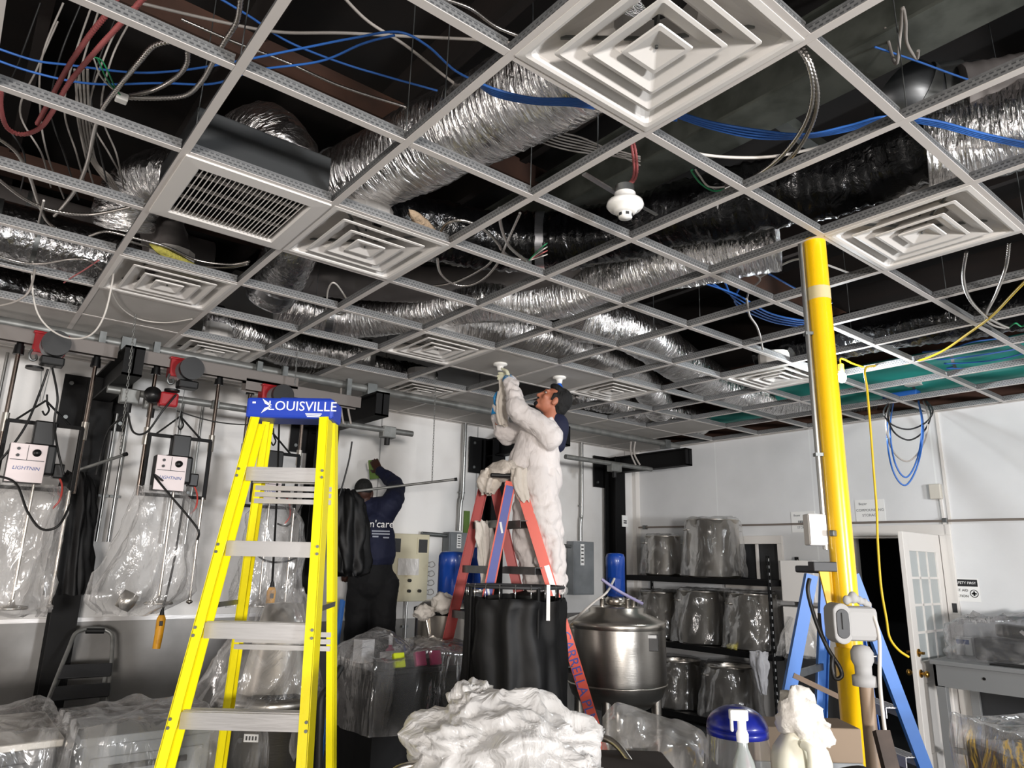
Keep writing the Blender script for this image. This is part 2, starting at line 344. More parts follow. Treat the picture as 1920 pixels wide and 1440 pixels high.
# steel roof beam with its flange and a cross brace
rb = thing('roof_beam', 'grey painted steel roof beam running above the big square diffuser', 'beam', (2.12, -1, 3.55))
MB().span((2.0, -5.9, 3.66), (2.24, 3.7, 3.675)).span((2.11, -5.9, 3.67), (2.13, 3.7, 3.93)).span((2.0, -5.9, 3.925), (2.24, 3.7, 3.94)).build('girder', 'beam_grey', rb)
for y in (-1.15, -2.9, 1.4):
    MB().beam((2.24, y, 3.72), (3.3, y + .1, 3.86), .06, .06).build('brace', 'beam_grey', rb)
# hatch window, door frame, wall trims
w1 = MB()
for a, b in (((XR - .03, 1.66, 1.44), (XR + .02, 2.41, 1.5)), ((XR - .03, 1.66, 1.93), (XR + .02, 2.41, 2.02)), ((XR - .03, 1.66, 1.5), (XR + .02, 1.72, 1.93)), ((XR - .03, 2.35, 1.5), (XR + .02, 2.41, 1.93)), ((XR + .03, 2.0, 1.5), (XR + .06, 2.03, 1.93))): w1.span(a, b)
w1 = struct(w1.build('window_1', 'white_enamel', bevel=.004))
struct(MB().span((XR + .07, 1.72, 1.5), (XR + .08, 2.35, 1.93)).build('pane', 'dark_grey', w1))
fr = MB()
for a, b in (((XR - .025, dy0 - .1, 0), (XR, dy0, dz)), ((XR - .025, dy1, 0), (XR, dy1 + .1, dz)), ((XR - .025, dy0 - .1, dz), (XR, dy1 + .1, dz + .1)), ((XR, dy0 - .001, 0), (XR + .15, dy0 + .02, dz)), ((XR, dy1 - .02, 0), (XR + .15, dy1 + .001, dz)), ((XR, dy0, dz - .02), (XR + .15, dy1, dz + .001))): fr.span(a, b)
struct(fr.build('trim_2', 'white_enamel', bevel=.004))
# open white door with glazed upper part, hinged on its right side
dr = struct(thing('door_1', 'white half glazed door standing open into the room', 'door', (XR - .03, dy0 + .02, 0), math.radians(2)))
del dr['category']
def dl(x, y, z): return pmat(dr) @ Vector((x, y, z))
def dbox(b, x0, x1, z0, z1, y0=-.02, y1=.02):
    c = pmat(dr) @ Vector(((x0 + x1) / 2, (y0 + y1) / 2, (z0 + z1) / 2)); return b.box(c, (x1 - x0, y1 - y0, z1 - z0), Matrix.Rotation(dr.rotation_euler.z, 3, 'Z'))
b = MB(); W = -.83   # leaf runs from hinge (x=0) towards -x
dbox(b, W, W + .11, .0, 2.0); dbox(b, -.11, 0, .0, 2.0); dbox(b, W + .1, -.1, 1.84, 2.0); dbox(b, W + .1, -.1, 0, .25); dbox(b, W + .1, -.1, .78, .95)
b.build('leaf', 'white_enamel', dr, bevel=.004)
b = MB()
for k in range(1, 3): dbox(b, W + .11 + k * .203 - .01, W + .11 + k * .203 + .01, .95, 1.84, -.012, .012)
for k in range(1, 4): dbox(b, W + .1, -.1, .95 + k * .222 - .01, .95 + k * .222 + .01, -.012, .012)
b.build('muntins', 'white_enamel', dr)
b = MB(); dbox(b, W + .1, -.1, .25, .78, -.008, .008); b.build('lower_panel', 'white_enamel', dr)
b = MB(); dbox(b, W + .1, -.1, .95, 1.84, -.003, .003); b.build('glass', mat('pane_glass', 'aeb4b4', .3), dr)
for z, nm in ((1.02, 'deadbolt'), (.86, 'door_knob')):
    b = MB()
    for s in (-1, 1):
        b.cyl(dl(W + .06, s * .02, z), dl(W + .06, s * .028, z), .032, 14).cyl(dl(W + .06, s * .028, z), dl(W + .06, s * .055, z), .012, 10)
        if nm == 'door_knob': b.lathe([(.001, 0), (.018, .004), (.027, .014), (.025, .028), (.012, .036), (.001, .037)], dl(W + .06, s * .05, z), 14, (Matrix.Rotation(dr.rotation_euler.z, 3, 'Z') @ Matrix.Rotation(-s * PI / 2, 3, 'X')))
        else: b.beam(dl(W + .045, s * .06, z), dl(W + .075, s * .06, z), .012, .02)
    b.build(nm, 'brass', dr)
b = MB(); dbox(b, W + .14, W + .3, 1.88, 1.97, .021, .023); b.build('notice', 'paper', dr)
b = MB(); dbox(b, -.25, -.02, 1.93, 2.0, .02, .07); b.build('door_closer', 'galv', dr)

# stainless splash panel along the foot of the left wall
struct(MB().span((XF, YL - .012, 0), (2.35, YL - .001, 1.17)).span((2.4, YL - .012, 0), (6.1, YL - .001, 1.1)).build('baseboard_left', 'wainscot'))
struct(MB().span((XF, YL - .02, 1.16), (2.35, YL, 1.19)).build('trim_3', 'aluminium'))
struct(MB().span((6.72, YL - .06, 0), (6.8, YL, 3.15)).build('trim_4', 'white_enamel'))

# ================================================================== suspended ceiling grid
cg = struct(thing('ceiling_grid', 'white suspended ceiling grid with its tiles taken out', 'ceiling grid', (0, 0, HC)))
del cg['category']
A0, A1, B0, B1 = -5, 11, -6, 12
def tee(p, q, hang=0):
    """inverted T: white face below, slotted galvanised web above"""
    p = Vector(p); q = Vector(q); b = MB(); b.beam(p + V(0, 0, .001), q + V(0, 0, .001), .03, .0025)
    return b
def web(p, q):
    p = Vector(p); q = Vector(q); d = (q - p); L = d.length; d.normalize(); s = Vector((-d.y, d.x, 0)) * .0012; b = MB()
    for sg in (1, -1):
        vs = [p + s * sg + V(0, 0, .002), q + s * sg + V(0, 0, .002), q + s * sg + V(0, 0, .042), p + s * sg + V(0, 0, .042)]
        b.add(vs, [(0, 1, 2, 3)], False, [((0, 0), (L, 0), (L, .04), (0, .04))])
    s2 = s * 3.5; b.add([p - s2 + V(0, 0, .04), q - s2 + V(0, 0, .04), q + s2 + V(0, 0, .04), p + s2 + V(0, 0, .04), p - s2 + V(0, 0, .048), q - s2 + V(0, 0, .048), q + s2 + V(0, 0, .048), p + s2 + V(0, 0, .048)], [(0, 1, 2, 3), (4, 5, 6, 7), (0, 1, 5, 4), (2, 3, 7, 6)])
    return b
for a in range(A0, A1 + 1):
    p, q = V(a * S, -B1 * S, HC), V(a * S, YL - .005, HC)
    o = struct(tee(p, q).build('main_tee', 'tee', cg)); struct(web(p, q).build('web', 'tee_web', o))
cells = [(a, b_) for a in range(A0, A1 + 1) for b_ in range(B0, B1 + 1)]
def inview(p):
    d = p - CAM; k = d.dot(FW)
    return k > .2 and abs(d.dot(RT) / k) < .8 and abs(d.dot(UP) / k) < .6
cells.sort(key=lambda c: ((not inview(G(c[0] + .5, c[1]))), (G(c[0] + .5, c[1]) - CAM).length))
rest = MB(); restw = MB()
for i, (a, b_) in enumerate(cells):
    x1 = min((a + 1) * S - .016, XR - .002)
    p, q = V(a * S + .016, -b_ * S, HC), V(x1, -b_ * S, HC)
    if q.x - p.x < .03: continue
    if i < 98:
        o = struct(tee(p, q).build('cross_tee', 'tee', cg)); struct(web(p, q).build('web', 'tee_web', o))
    else: rest.v, rest.f, rest.sm = rest.v, rest.f, rest.sm; t = tee(p, q); rest.add(t.v, t.f); t = web(p, q); restw.add(t.v, t.f, False, [t.uv.get(k, ((0, 0),) * 4) for k in range(len(t.f))])
o = rest.build('cross_tees', 'tee', cg); o['kind'] = 'stuff'; o2 = restw.build('webs', 'tee_web', o); o2['kind'] = 'stuff'
o = struct(MB().span((XR - .03, YB, HC - .001), (XR - .001, YL, HC + .002)).span((XR - .004, YB, HC), (XR - .001, YL, HC + .03)).span((XF, YL - .03, HC - .001), (XR, YL - .001, HC + .002)).build('wall_angle', 'tee', cg))
def tile(a, b_, label, group=None, th=.015):
    o = MB().span((a * S + .004, -(b_ + 1) * S + .004, HC + .003), (min((a + 1) * S - .004, XR - .004), min(-b_ * S - .004, YL - .006), HC + .003 + th)).build('ceiling_tile', 'tile')
    tag(o, label, 'ceiling tile', group)
row = 'flat white ceiling tile still in place along the left wall'
for a in range(-4, 11):
    tile(a, -7, 'narrow cut ceiling tile against the left wall', 'cut tiles against the left wall')
    tile(a, -6, row, 'tiles along the left wall')
for a in (-4, -3, -2, -1, 0, 3, 5, 7, 8, 9): tile(a, -5, row, 'tiles along the left wall')
tile(0, -4, 'flat white ceiling tile behind the square diffuser over the mixers'); tile(4, -3, 'white ceiling tile the worker in coveralls is reaching up to'); tile(5, -3, 'white ceiling tile above the worker with the blue bulb under it')
tile(9, -4, 'grey white ceiling tile near the far corner of the room')
for b_ in (-5, -4, -2, -1, 1, 2, 3): tile(11, b_, 'narrow cut ceiling tile against the right wall', 'cut tiles against the right wall')
# ------------------------------------------------------------------ square stepped diffusers
def rsq(c, r, z, rad=.02, n=3):
    out = []
    for (sx, sy, a0) in ((1, 1, 0), (-1, 1, 90), (-1, -1, 180), (1, -1, 270)):
        for k in range(n + 1):
            an = math.radians(a0 + 90 * k / n); out.append(V(c[0] + sx * (r - rad) + math.cos(an) * rad, c[1] + sy * (r - rad) + math.sin(an) * rad, c[2] + z))
    return out
def diffuser(first):
    t = thing('square_diffuser', '', 'ceiling diffuser', (0, 0, 0)); c = (0, 0, 0)
    b = MB(); b.rings([rsq(c, r, z, rad) for r, z, rad in ((.298, .0, .004), (.298, -.006, .004), (.278, -.008, .012), (.268, -.004, .02), (.262, .012, .03), (.215, .05, .05), (.15, .085, .1), (.125, .1, .12), (.125, .2, .12))], False); b.build('frame', 'white_enamel', t)
    for k, (r, z) in enumerate(((.215, -.004), (.146, -.010))):
        b = MB(); b.rings([rsq(c, rr, zz, rad) for rr, zz, rad in ((r - .085, z + .06, .02), (r - .05, z + .022, .015), (r - .012, z + .004, .012), (r, z, .008), (r, z - .004, .008), (r - .012, z - .006, .008), (r - .055, z + .015, .012), (r - .088, z + .056, .018))], False); b.build('louvre', 'white_enamel', t)
    b = MB(); b.rings([rsq(c, rr, zz, rad) for rr, zz, rad in ((.03, .03, .01), (.076, -.010, .006), (.074, -.015, .006), (.06, -.016, .006), (.012, .002, .004))], False, True); b.build('centre_plate', 'white_enamel', t)
    b = MB()
    for sx, sy in ((1, 1), (-1, 1), (-1, -1), (1, -1)): b.beam((sx * .03, sy * .03, .03), (sx * .2, sy * .2, .05), .006, .012)
    b.cyl((0, 0, -.006), (0, 0, .1), .005, 8); b.build('bracket', 'galv', t)
    return t
D0 = None
for a, b_, lab in ((1, 2, 'large white square diffuser nearest the camera at the top of the view'), (1, -1, 'white square diffuser directly beside the louvred return grille'), (0, -3, 'white square diffuser hung lowest at left over the lab mixers'),
                   (4, 2, 'white square diffuser right of the top of the yellow column'), (3, -3, 'white square diffuser just left of the tile the worker reaches for'), (7, -1, 'brightly lit white diffuser beside the glowing bulb'),
                   (1, -5, 'white square diffuser against the left wall above the second mixer'), (4, -5, 'white square diffuser above the black steel arm near the two workers'), (6, -3, 'white square diffuser behind the head of the worker in coveralls')):
    loc = G(a + .5, b_ + .5, HC + .004)
    if D0 is None: D0 = diffuser(0); D0.location = loc; D0['label'] = lab; D0['group'] = 'square ceiling diffusers'; D0.rotation_euler = (0, 0, 0)
    else: dup(D0, loc, lab, group='square ceiling diffusers')
# ------------------------------------------------------------------ return grille with its box
c = G(.5, -.5, HC); t = thing('return_grille', 'white louvred return air grille in a black box beside a diffuser', 'air grille', c)
b = MB(); b.rings([rsq(c, r, z, .003, 1) for r, z in ((.298, .004), (.298, -.008), (.235, -.01), (.228, -.002), (.228, .02))], False); b.build('frame', 'white_enamel', t)
for k in range(24):
    x = c.x - .22 + .44 * (k + .5) / 24
    MB().beam((x, c.y - .228, c.z + .005), (x, c.y + .228, c.z + .005), .0035, .022, (0.5, 0, 1)).build('louvre', 'white_enamel', t)
b = MB()
for k in range(1, 4): b.beam((c.x - .228, c.y - .228 + k * .114, c.z + .028), (c.x + .228, c.y - .228 + k * .114, c.z + .028), .012, .012)
b.build('cross_bar', 'white_enamel', t)
b = MB(); x0, x1, y0, y1 = c.x - .28, c.x + .28, c.y - .29, c.y + .28
b.span((x0, y0, c.z + .05), (x0 + .003, y1, c.z + .22)).span((x1 - .003, y0, c.z + .05), (x1, y1, c.z + .22)).span((x0, y0, c.z + .05), (x1, y0 + .003, c.z + .22)).span((x0, y1 - .003, c.z + .05), (x1, y1, c.z + .22)).span((x0, y0, c.z + .217), (x1, y1, c.z + .22)); b.build('plenum_box', mat('box_dark', '3a3c3d', .5, .3), t)
# ================================================================== ducts and cables above the grid
def duct(name, label, pts, r, m, seed, ring=.05, amp=.05, lump=.1, seg=26, n=14, straps=(), group=None, strapmat='silver_tape', flat=1.0):
    p = spline(pts, n); q = [p[0]]
    L = sum((p[i + 1] - p[i]).length for i in range(len(p) - 1)); st = max(8, int(L / .018)); acc = 0; tgt = L / st; out = [p[0]]
    for i in range(len(p) - 1):
        d = p[i + 1] - p[i]; l = d.length
        while l > 0 and acc + l >= tgt * len(out) and len(out) <= st:
            out.append(p[i] + d * ((tgt * len(out) - acc) / l))
        acc += l
    def fn(l, an, pt):
        w = math.sin(2 * PI * l / ring + 1.5 * nz((pt.x, pt.y, an), 2, seed)) * amp * .35
        a = V(math.cos(an), math.sin(an), 0)
        return 1 + w + lump * nz((l * 3.2, a.x * 1.4 + seed, a.y * 1.4), 1, seed) + amp * nz((l * 16, a.x * 3, a.y * 3), 1, seed + 3)
    t = thing(name, label, 'duct', out[0], 0, group)
    MB().tube(out, r, seg, True, fn, True, flat).build('jacket', m, t)
    for s in straps:
        k = int(s * (len(out) - 4)); MB().tube(out[k:k + 4], r * 1.06, seg, True, None).build('strap', strapmat, t)
    return t
Z = lambda z, *px: [cz(x, y, z) for x, y in px]
fg = 'foil flexible ducts'
duct('flexible_duct', 'large silver foil duct passing under the blue cables at top centre', Z(3.52, (1180, 60), (1050, 148), (945, 200), (840, 250), (720, 312), (600, 372)), .19, 'foil', 1, straps=(.93,))
duct('flexible_duct', 'wrinkled black plastic duct with a silver strap behind the smoke detector', Z(3.44, (690, 402), (800, 428), (940, 452), (1060, 452), (1180, 428), (1300, 398), (1430, 368), (1540, 345)) + [cz(1650, 310, 3.46), cz(1760, 270, 3.46)], .165, 'foil_black', 2, straps=(.33,), lump=.16, amp=.09)
duct('flexible_duct', 'silver foil duct entering at the right edge of the view', [cz(1735, 285, 3.42), cz(1830, 262, 3.42), cz(1960, 222, 3.42)], .17, 'foil', 3, lump=.14)
duct('flexible_duct', 'long sagging silver foil duct across the middle of the view', Z(3.42, (520, 572), (650, 594), (770, 588), (890, 566), (1000, 562), (1090, 545), (1200, 508), (1330, 478), (1460, 455)), .15, 'foil', 4, lump=.16, straps=(.1,))
duct('flexible_duct', 'silver foil duct bending down right of the worker in coveralls', Z(3.40, (800, 600), (900, 606), (990, 622), (1080, 650), (1150, 682), (1200, 715)) + [cz(1222, 738, 3.36), cz(1235, 765, 3.3)], .16, 'foil', 5, lump=.12)
duct('flexible_duct', 'silver foil duct running from the middle of the ceiling to the yellow column', Z(3.44, (1075, 592), (1190, 622), (1260, 668), (1320, 708), (1390, 738), (1470, 748), (1560, 742), (1640, 738)), .18, 'foil', 6, lump=.12)
duct('flexible_duct', 'black plastic duct behind the top of the yellow column', Z(3.40, (1430, 668), (1520, 648), (1620, 622), (1740, 602), (1960, 566)), .165, 'foil_black', 7, lump=.14, amp=.08)
duct('flexible_duct', 'silver elbow of foil duct on top of the return grille box', [V(.36, .36, 3.37), V(.37, .42, 3.5), cz(470, 272, 3.62), cz(500, 262, 3.58), cz(525, 285, 3.5), cz(520, 320, 3.42)], .165, 'foil', 8, lump=.12)
duct('flexible_duct', 'silver elbow of foil duct left of the return grille', [cz(232, 425, 3.4), cz(238, 385, 3.5), cz(265, 352, 3.6), cz(305, 335, 3.62), cz(345, 338, 3.62)], .15, 'foil', 9, lump=.12)
duct('flexible_duct', 'short grey flexible duct dropping to the diffuser over the mixers', [cz(300, 400, 3.62), cz(305, 430, 3.55), cz(312, 465, 3.4), cz(316, 505, 3.25)], .125, 'duct_grey', 10, lump=.05)
duct('flexible_duct', 'silver foil duct hanging down between two diffusers left of centre', [cz(565, 425, 3.62), cz(548, 465, 3.5), cz(525, 515, 3.4), cz(505, 552, 3.32)], .16, 'foil_fine', 11, lump=.07, straps=(.85,))
duct('flexible_duct', 'crumpled silver foil duct behind the second hoist', Z(3.38, (365, 600), (440, 622), (520, 650), (610, 664), (700, 668)), .15, 'foil', 12, lump=.2, amp=.1)
duct('flexible_duct', 'crumpled silver foil duct above the steel arm near the dark dressed worker', Z(3.38, (520, 668), (590, 692), (660, 690), (740, 702), (800, 716)), .15, 'foil', 13, lump=.2, amp=.1)
duct('flexible_duct', 'crumpled foil duct end above the head of the worker in coveralls', Z(3.36, (1060, 748), (1090, 742), (1150, 752), (1240, 775), (1320, 790)), .16, 'foil', 14, lump=.2, amp=.1)
duct('flexible_duct', 'low silver foil duct crossing the left edge of the view', Z(3.38, (-60, 520), (40, 548), (130, 566), (230, 585)), .15, 'foil_fine', 15, lump=.08)
def rigid(name, label, pts, r, m, bands, cat='duct'):
    t = thing(name, label, cat, pts[0]); MB().tube(pts, r, 32, True).build('pipe', m, t)
    for k in bands:
        p = Vector(pts[0]).lerp(Vector(pts[-1]), k); d = (Vector(pts[-1]) - Vector(pts[0])).normalized() * .012
        MB().tube([p - d, p + d], r * 1.02, 32, True).build('band', 'galv', t)
    return t
rigid('insulated_duct', 'straight silver embossed duct with bands at the left edge', [V(-1.7, 2.02, 3.42), V(.22, 2.02, 3.42)], .17, 'foil_fine', (.62, .72, .95))
rigid('insulated_duct', 'dull grey duct behind the silver duct at the left edge', [V(-1.7, 2.32, 3.66), V(.7, 2.3, 3.66)], .15, 'duct_grey', (.55, .75))
duct('flexible_duct', 'grey flexible duct lying beyond the sagging silver duct', Z(3.55, (560, 515), (700, 530), (880, 532), (1000, 520), (1110, 500)), .13, 'duct_grey', 21, lump=.06)
t = duct('sheet_metal_elbow', 'segmented sheet metal duct elbow above the grid at upper right', [cz(1690, 175, 3.75), cz(1705, 182, 3.72), cz(1730, 190, 3.7), cz(1765, 188, 3.7), cz(1830, 180, 3.7)], .15, 'galv_duct', 17, lump=0, amp=0, straps=(.25, .5, .72), strapmat='galv')
duct('flexible_duct', 'grey flexible duct at the upper right beyond the metal elbow', Z(3.6, (1800, 196), (1960, 168)), .16, 'duct_grey', 18, lump=.05)
rigid('drain_pipe', 'teal pipe running along the right wall above the grid', [V(6.5, -3.6, 3.38), V(6.5, 3.6, 3.38)], .085, 'teal', (.5,), 'pipe')
rigid('drain_pipe', 'thicker teal pipe beyond the glowing bulb', [V(6.15, 1.2, 3.46), V(6.15, -3.6, 3.46)], .11, 'teal', (.35,), 'pipe')
t = thing('junction_box', 'white square junction box above the grid beside the teal pipe', 'junction box', V(6.4, -.02, 3.38)); MB().box(V(6.4, -.02, 3.38), (.12, .12, .06)).build('body', 'white_enamel', t, bevel=.004); MB().box(V(6.4, -.02, 3.348), (.13, .13, .005)).build('cover', 'white_enamel', t)
tag(MB().box(cz(1690, 742, 3.22), (.1, .3, .06)).build('blue_pouch', 'blue_tarp', bevel=.01), 'blue strap bundle lying on the grid left of the teal pipe', 'strap bundle')
def insul(px, py, label, m='insul'):
    c = cz(px, py, HC + .08); b = MB()
    b.lathe([(.001, -.04), (.08, -.025), (.11, 0), (.08, .025), (.001, .03)], c, 20, Matrix.Rotation(.6, 3, 'Z') @ Matrix.Diagonal((1.9, .35, .8)), lambda a, z, i: 1 + .25 * nz((math.cos(a) * 2, math.sin(a) * 2, i), 2, px)); tag(b.build('insulation_scrap', m), label, 'insulation')
insul(335, 488, 'strip of yellow insulation on top of the lowest left diffuser'); insul(800, 430, 'scrap of pale insulation beside the diffuser next to the grille', mat('insul_pale', 'a58f76', .95, bump=(40, .8)))

# ------------------------------------------------------------------ cables
def cable(name, label, m, r, pts, cat='cable', group=None, ribbed=False, n=8, seg=7):
    p = spline(pts, n); fn = None
    if ribbed:
        L = sum((p[i + 1] - p[i]).length for i in range(len(p) - 1)); k = max(2, int(L / .0045 / (len(p) - 1))); k = min(k, 14)
        p = [p[i].lerp(p[i + 1], j / k) for i in range(len(p) - 1) for j in range(k)] + [p[-1]]
        fn = lambda l, an, pt: 1 + .16 * math.sin(2 * PI * (l / .014 + an / (2 * PI)))
    o = MB().tube(p, r, seg, True, fn).build(name, m); return tag(o, label, cat, group)
bw = 'data_cable'
cable(bw, 'upper blue cable swinging across the top left of the view', 'blue_wire', .0045, Z(3.45, (-40, 78), (60, 112), (130, 122), (250, 136), (340, 132), (440, 116), (560, 92), (660, 72), (745, 60), (800, 85), (850, 130), (890, 152)))
cable(bw, 'lower blue cable hanging just under the upper blue one at top left', 'blue_wire', .0045, Z(3.44, (-40, 100), (60, 135), (170, 157), (300, 156), (400, 157), (480, 132), (600, 115), (680, 82), (740, 66)))
cable(bw, 'blue cable crossing the grid right of the top left main tee', 'blue_wire', .0045, Z(3.55, (400, -10), (470, 32), (540, 78), (640, 118), (730, 145), (820, 170)))
for k in range(5):
    cable(bw, 'blue cable of the bundle under the large silver duct', 'blue_wire', .005, [cz(880 + k * 4, 146 + k * 3, 3.36), cz(930, 168 + k * 3, 3.31), cz(1000, 184 + k * 2.5, 3.3), cz(1075, 186 + k * 3, 3.31), cz(1160, 194 + k * 4, 3.36), cz(1270, 214 + k * 3, 3.32)], group='blue bundle under the large duct')
for k in range(4):
    cable(bw, 'blue cable of the bundle draped right of the big diffuser', 'blue_wire', .005, [cz(1250, 203 + k * 3, 3.34), cz(1330, 228 + k * 4, 3.31), cz(1420, 244 + k * 5, 3.28), cz(1510, 252 + k * 2, 3.28), cz(1590, 236 + k * 3, 3.28), cz(1660, 219 + k * 2, 3.27), cz(1750, 226 + k * 3, 3.27), cz(1850, 252 + k * 3, 3.28), cz(1960, 275 + k * 3, 3.28)], group='blue bundle right of the big diffuser')
cable(bw, 'thin blue cable high up at the upper right', 'blue_wire', .004, Z(3.6, (1640, 88), (1720, 115), (1830, 154), (1960, 190)))
for k in range(4):
    cable(bw, 'blue cable sagging left of the top of the yellow column', 'blue_wire', .006, [cz(1300 + 30 * k, 525 + k * 3, 3.3), cz(1380, 552 + k * 6, 3.28), cz(1440, 586 + k * 5, 3.26), cz(1500, 600 + k * 4, 3.26), cz(1570, 604 + k * 5, 3.28)], group='blue cables left of the column')
cable(bw, 'blue cable running up to the column at grid level', 'blue_wire', .006, Z(3.3, (1400, 490), (1450, 518), (1500, 545), (1560, 568)))
for k in range(5):
    cable(bw, 'blue cable of the tangle above the teal pipe', 'blue_wire', .006, [cz(1730 + 14 * k, 660 + 7 * k, 3.34), cz(1780, 655 + 9 * k, 3.3), cz(1830 + 10 * k, 640 + 12 * k, 3.3), cz(1930, 630 + 10 * k, 3.34)], group='blue tangle above the teal pipe')
cable('cord', 'white cord sagging from the big diffuser corner to the right main tee', 'white_wire', .006, Z(3.24, (1205, 252), (1290, 284), (1370, 295), (1460, 292), (1560, 268), (1640, 234), (1700, 212)))
cable('cord', 'grey white cord crossing the top of the large silver duct', 'grey_wire', .006, Z(3.55, (260, 5), (400, 38), (520, 60), (640, 62), (760, 68), (900, 75), (990, 85)))
cable('cord', 'second grey cord leading from the top edge to the large duct', 'grey_wire', .006, Z(3.6, (640, -10), (690, 40), (760, 85), (830, 140), (850, 155)))
mcg = 'armored_cable'
for k in range(2):
    cable(mcg, 'armoured steel cable of the pair looping down from the big diffuser', 'flex_metal', .0085, [cz(1487 + 14 * k, 80, 3.42), cz(1515 + 6 * k, 120, 3.34), cz(1524 + 9 * k, 180, 3.28), cz(1505 + 14 * k, 240, 3.24), cz(1462 + 16 * k, 296 + 4 * k, 3.21), cz(1410, 334 + 8 * k, 3.2), cz(1372, 346 + 9 * k, 3.2)], 'cable', 'pair of steel cables right of the detector', True)
cable('wire', 'green wires sticking out of the cable connector right of the detector', 'green_wire', .004, Z(3.2, (1366, 352), (1340, 358), (1315, 345), (1297, 322), (1300, 318)), 'wire')
cable('wire', 'white wire beside the green wires right of the detector', 'white_wire', .004, Z(3.2, (1366, 350), (1330, 350), (1312, 330), (1304, 318)), 'wire')
tag(MB().box(cz(1368, 350, 3.2), (.035, .03, .025)).build('cable_connector', 'conduit', bevel=.004), 'small metal cable connector at the end of the armoured pair', 'connector')
cable(mcg, 'steel cable falling from the top edge to the white box at upper left', 'flex_metal', .0085, Z(3.32, (452, -8), (444, 40), (420, 80), (400, 115), (380, 150), (350, 178), (300, 184), (238, 183)), 'cable', None, True)
cable(mcg, 'steel cable looping beside the white box at upper left', 'flex_metal', .0085, Z(3.34, (352, 95), (350, 120), (330, 145), (290, 168), (240, 181)), 'cable', None, True)
cable(mcg, 'long steel cable hanging from the box and dropping to lower left', 'flex_metal', .0085, Z(3.3, (330, 76), (290, 85), (262, 115), (225, 160), (195, 200), (178, 240), (165, 300), (150, 340), (130, 372), (102, 404)), 'cable', None, True)
t = thing('junction_clamp', 'white connector box with green wires at upper left', 'connector', cz(228, 184, 3.3)); MB().box(cz(228, 184, 3.3), (.04, .035, .03)).build('body', 'porcelain', t, bevel=.004)
for k in range(3): MB().tube(spline([cz(225, 178, 3.3), cz(214 - 5 * k, 160, 3.31), cz(205 - 9 * k, 140, 3.3), cz(192 - 9 * k, 115 - 4 * k, 3.32), cz(180 - 8 * k, 108, 3.32)], 6), .003, 6).build('wire', ('green_wire', 'green_wire', 'white_wire')[k], t)
cable(mcg, 'pale red armoured cable looping from the left edge to the top edge', 'red_wire', .0085, Z(3.3, (2, 165), (2, 205), (14, 240), (42, 252), (75, 240), (98, 210), (130, 155), (180, 95), (230, 40), (275, -10)), 'cable', None, True)
cable(mcg, 'second pale red armoured cable beside the first at upper left', 'red_wire', .0085, Z(3.32, (70, 232), (90, 195), (125, 130), (165, 70), (205, 20), (222, -10)), 'cable', None, True)
cable(mcg, 'steel cable sagging left of the return grille', 'flex_metal', .0075, Z(3.22, (-10, 330), (45, 372), (100, 395), (170, 402), (245, 388)), 'cable', None, True)
cable(mcg, 'steel cable coming down at the left edge above the silver duct', 'flex_metal', .0075, Z(3.3, (-10, 255), (30, 285), (55, 330), (70, 375), (85, 410), (100, 425)), 'cable', None, True)
cable(mcg, 'steel cable arching over the lowest left diffuser', 'flex_metal', .007, Z(3.24, (168, 442), (200, 434), (250, 446), (310, 462), (370, 488), (430, 496), (468, 490)), 'cable', None, True)
cable(mcg, 'second steel cable beside the arch over the lowest left diffuser', 'flex_metal', .007, Z(3.26, (240, 452), (300, 470), (360, 496), (420, 502), (465, 495)), 'cable', None, True)
cable(mcg, 'steel cable sagging in front of the silver duct at the left edge', 'flex_metal', .006, Z(3.16, (-10, 478), (40, 492), (80, 494), (130, 486), (165, 488), (190, 505)), 'cable', None, True)
cable('cord', 'white cable loop hanging below the grid over the first hoist', 'white_wire', .005, [cz(82, 376, 3.18), hv(66, 450, 3.7), hv(60, 520, 3.7), hv(68, 580, 3.75), hv(92, 615, 3.8), hv(130, 634, 3.8), hv(170, 628, 3.75), hv(196, 590, 3.7), hv(212, 520, 3.65), cz(216, 470, 3.17)])
cable('cord', 'grey cable loop sagging at the far left edge under the grid', 'grey_wire', .006, [cz(66, 505, 3.17), hv(55, 545, 3.6), hv(30, 565, 3.6), hv(-10, 575, 3.6)])
cable('cord', 'thin wires sagging between the lowest left diffuser and the wall', 'white_wire', .004, Z(3.14, (206, 540), (225, 575), (260, 598), (310, 605), (360, 598)))
cable('wire', 'short pinkish wire poking down from the silver duct', 'red_wire', .004, Z(3.16, (185, 488), (160, 505), (135, 520), (120, 530)), 'wire')
cable(mcg, 'steel cable loop hanging below the black duct left of its strap', 'flex_metal', .007, Z(3.22, (820, 485), (826, 512), (850, 532), (880, 535), (910, 520), (935, 490), (950, 455), (975, 400)), 'cable', None, True)
cable(mcg, 'steel cable looping up through the cell right of the stepped diffuser', 'flex_metal', .007, Z(3.24, (790, 538), (850, 530), (910, 500), (930, 475)), 'cable', None, True)
cable(mcg, 'steel cable arch at the end of the black duct', 'flex_metal', .008, Z(3.24, (826, 436), (838, 420), (860, 413), (885, 418), (910, 432), (930, 452), (950, 478), (980, 488)), 'cable', None, True)
cable(mcg, 'steel cable dropping in front of the black duct strap', 'flex_metal', .008, Z(3.22, (936, 390), (940, 425), (955, 462), (985, 488)), 'cable', None, True)
t = thing('junction_clamp', 'cable connector with loose coloured wires under the black duct', 'connector', cz(988, 492, 3.22)); MB().box(cz(988, 492, 3.22), (.04, .035, .03)).build('body', 'conduit', t, bevel=.004)
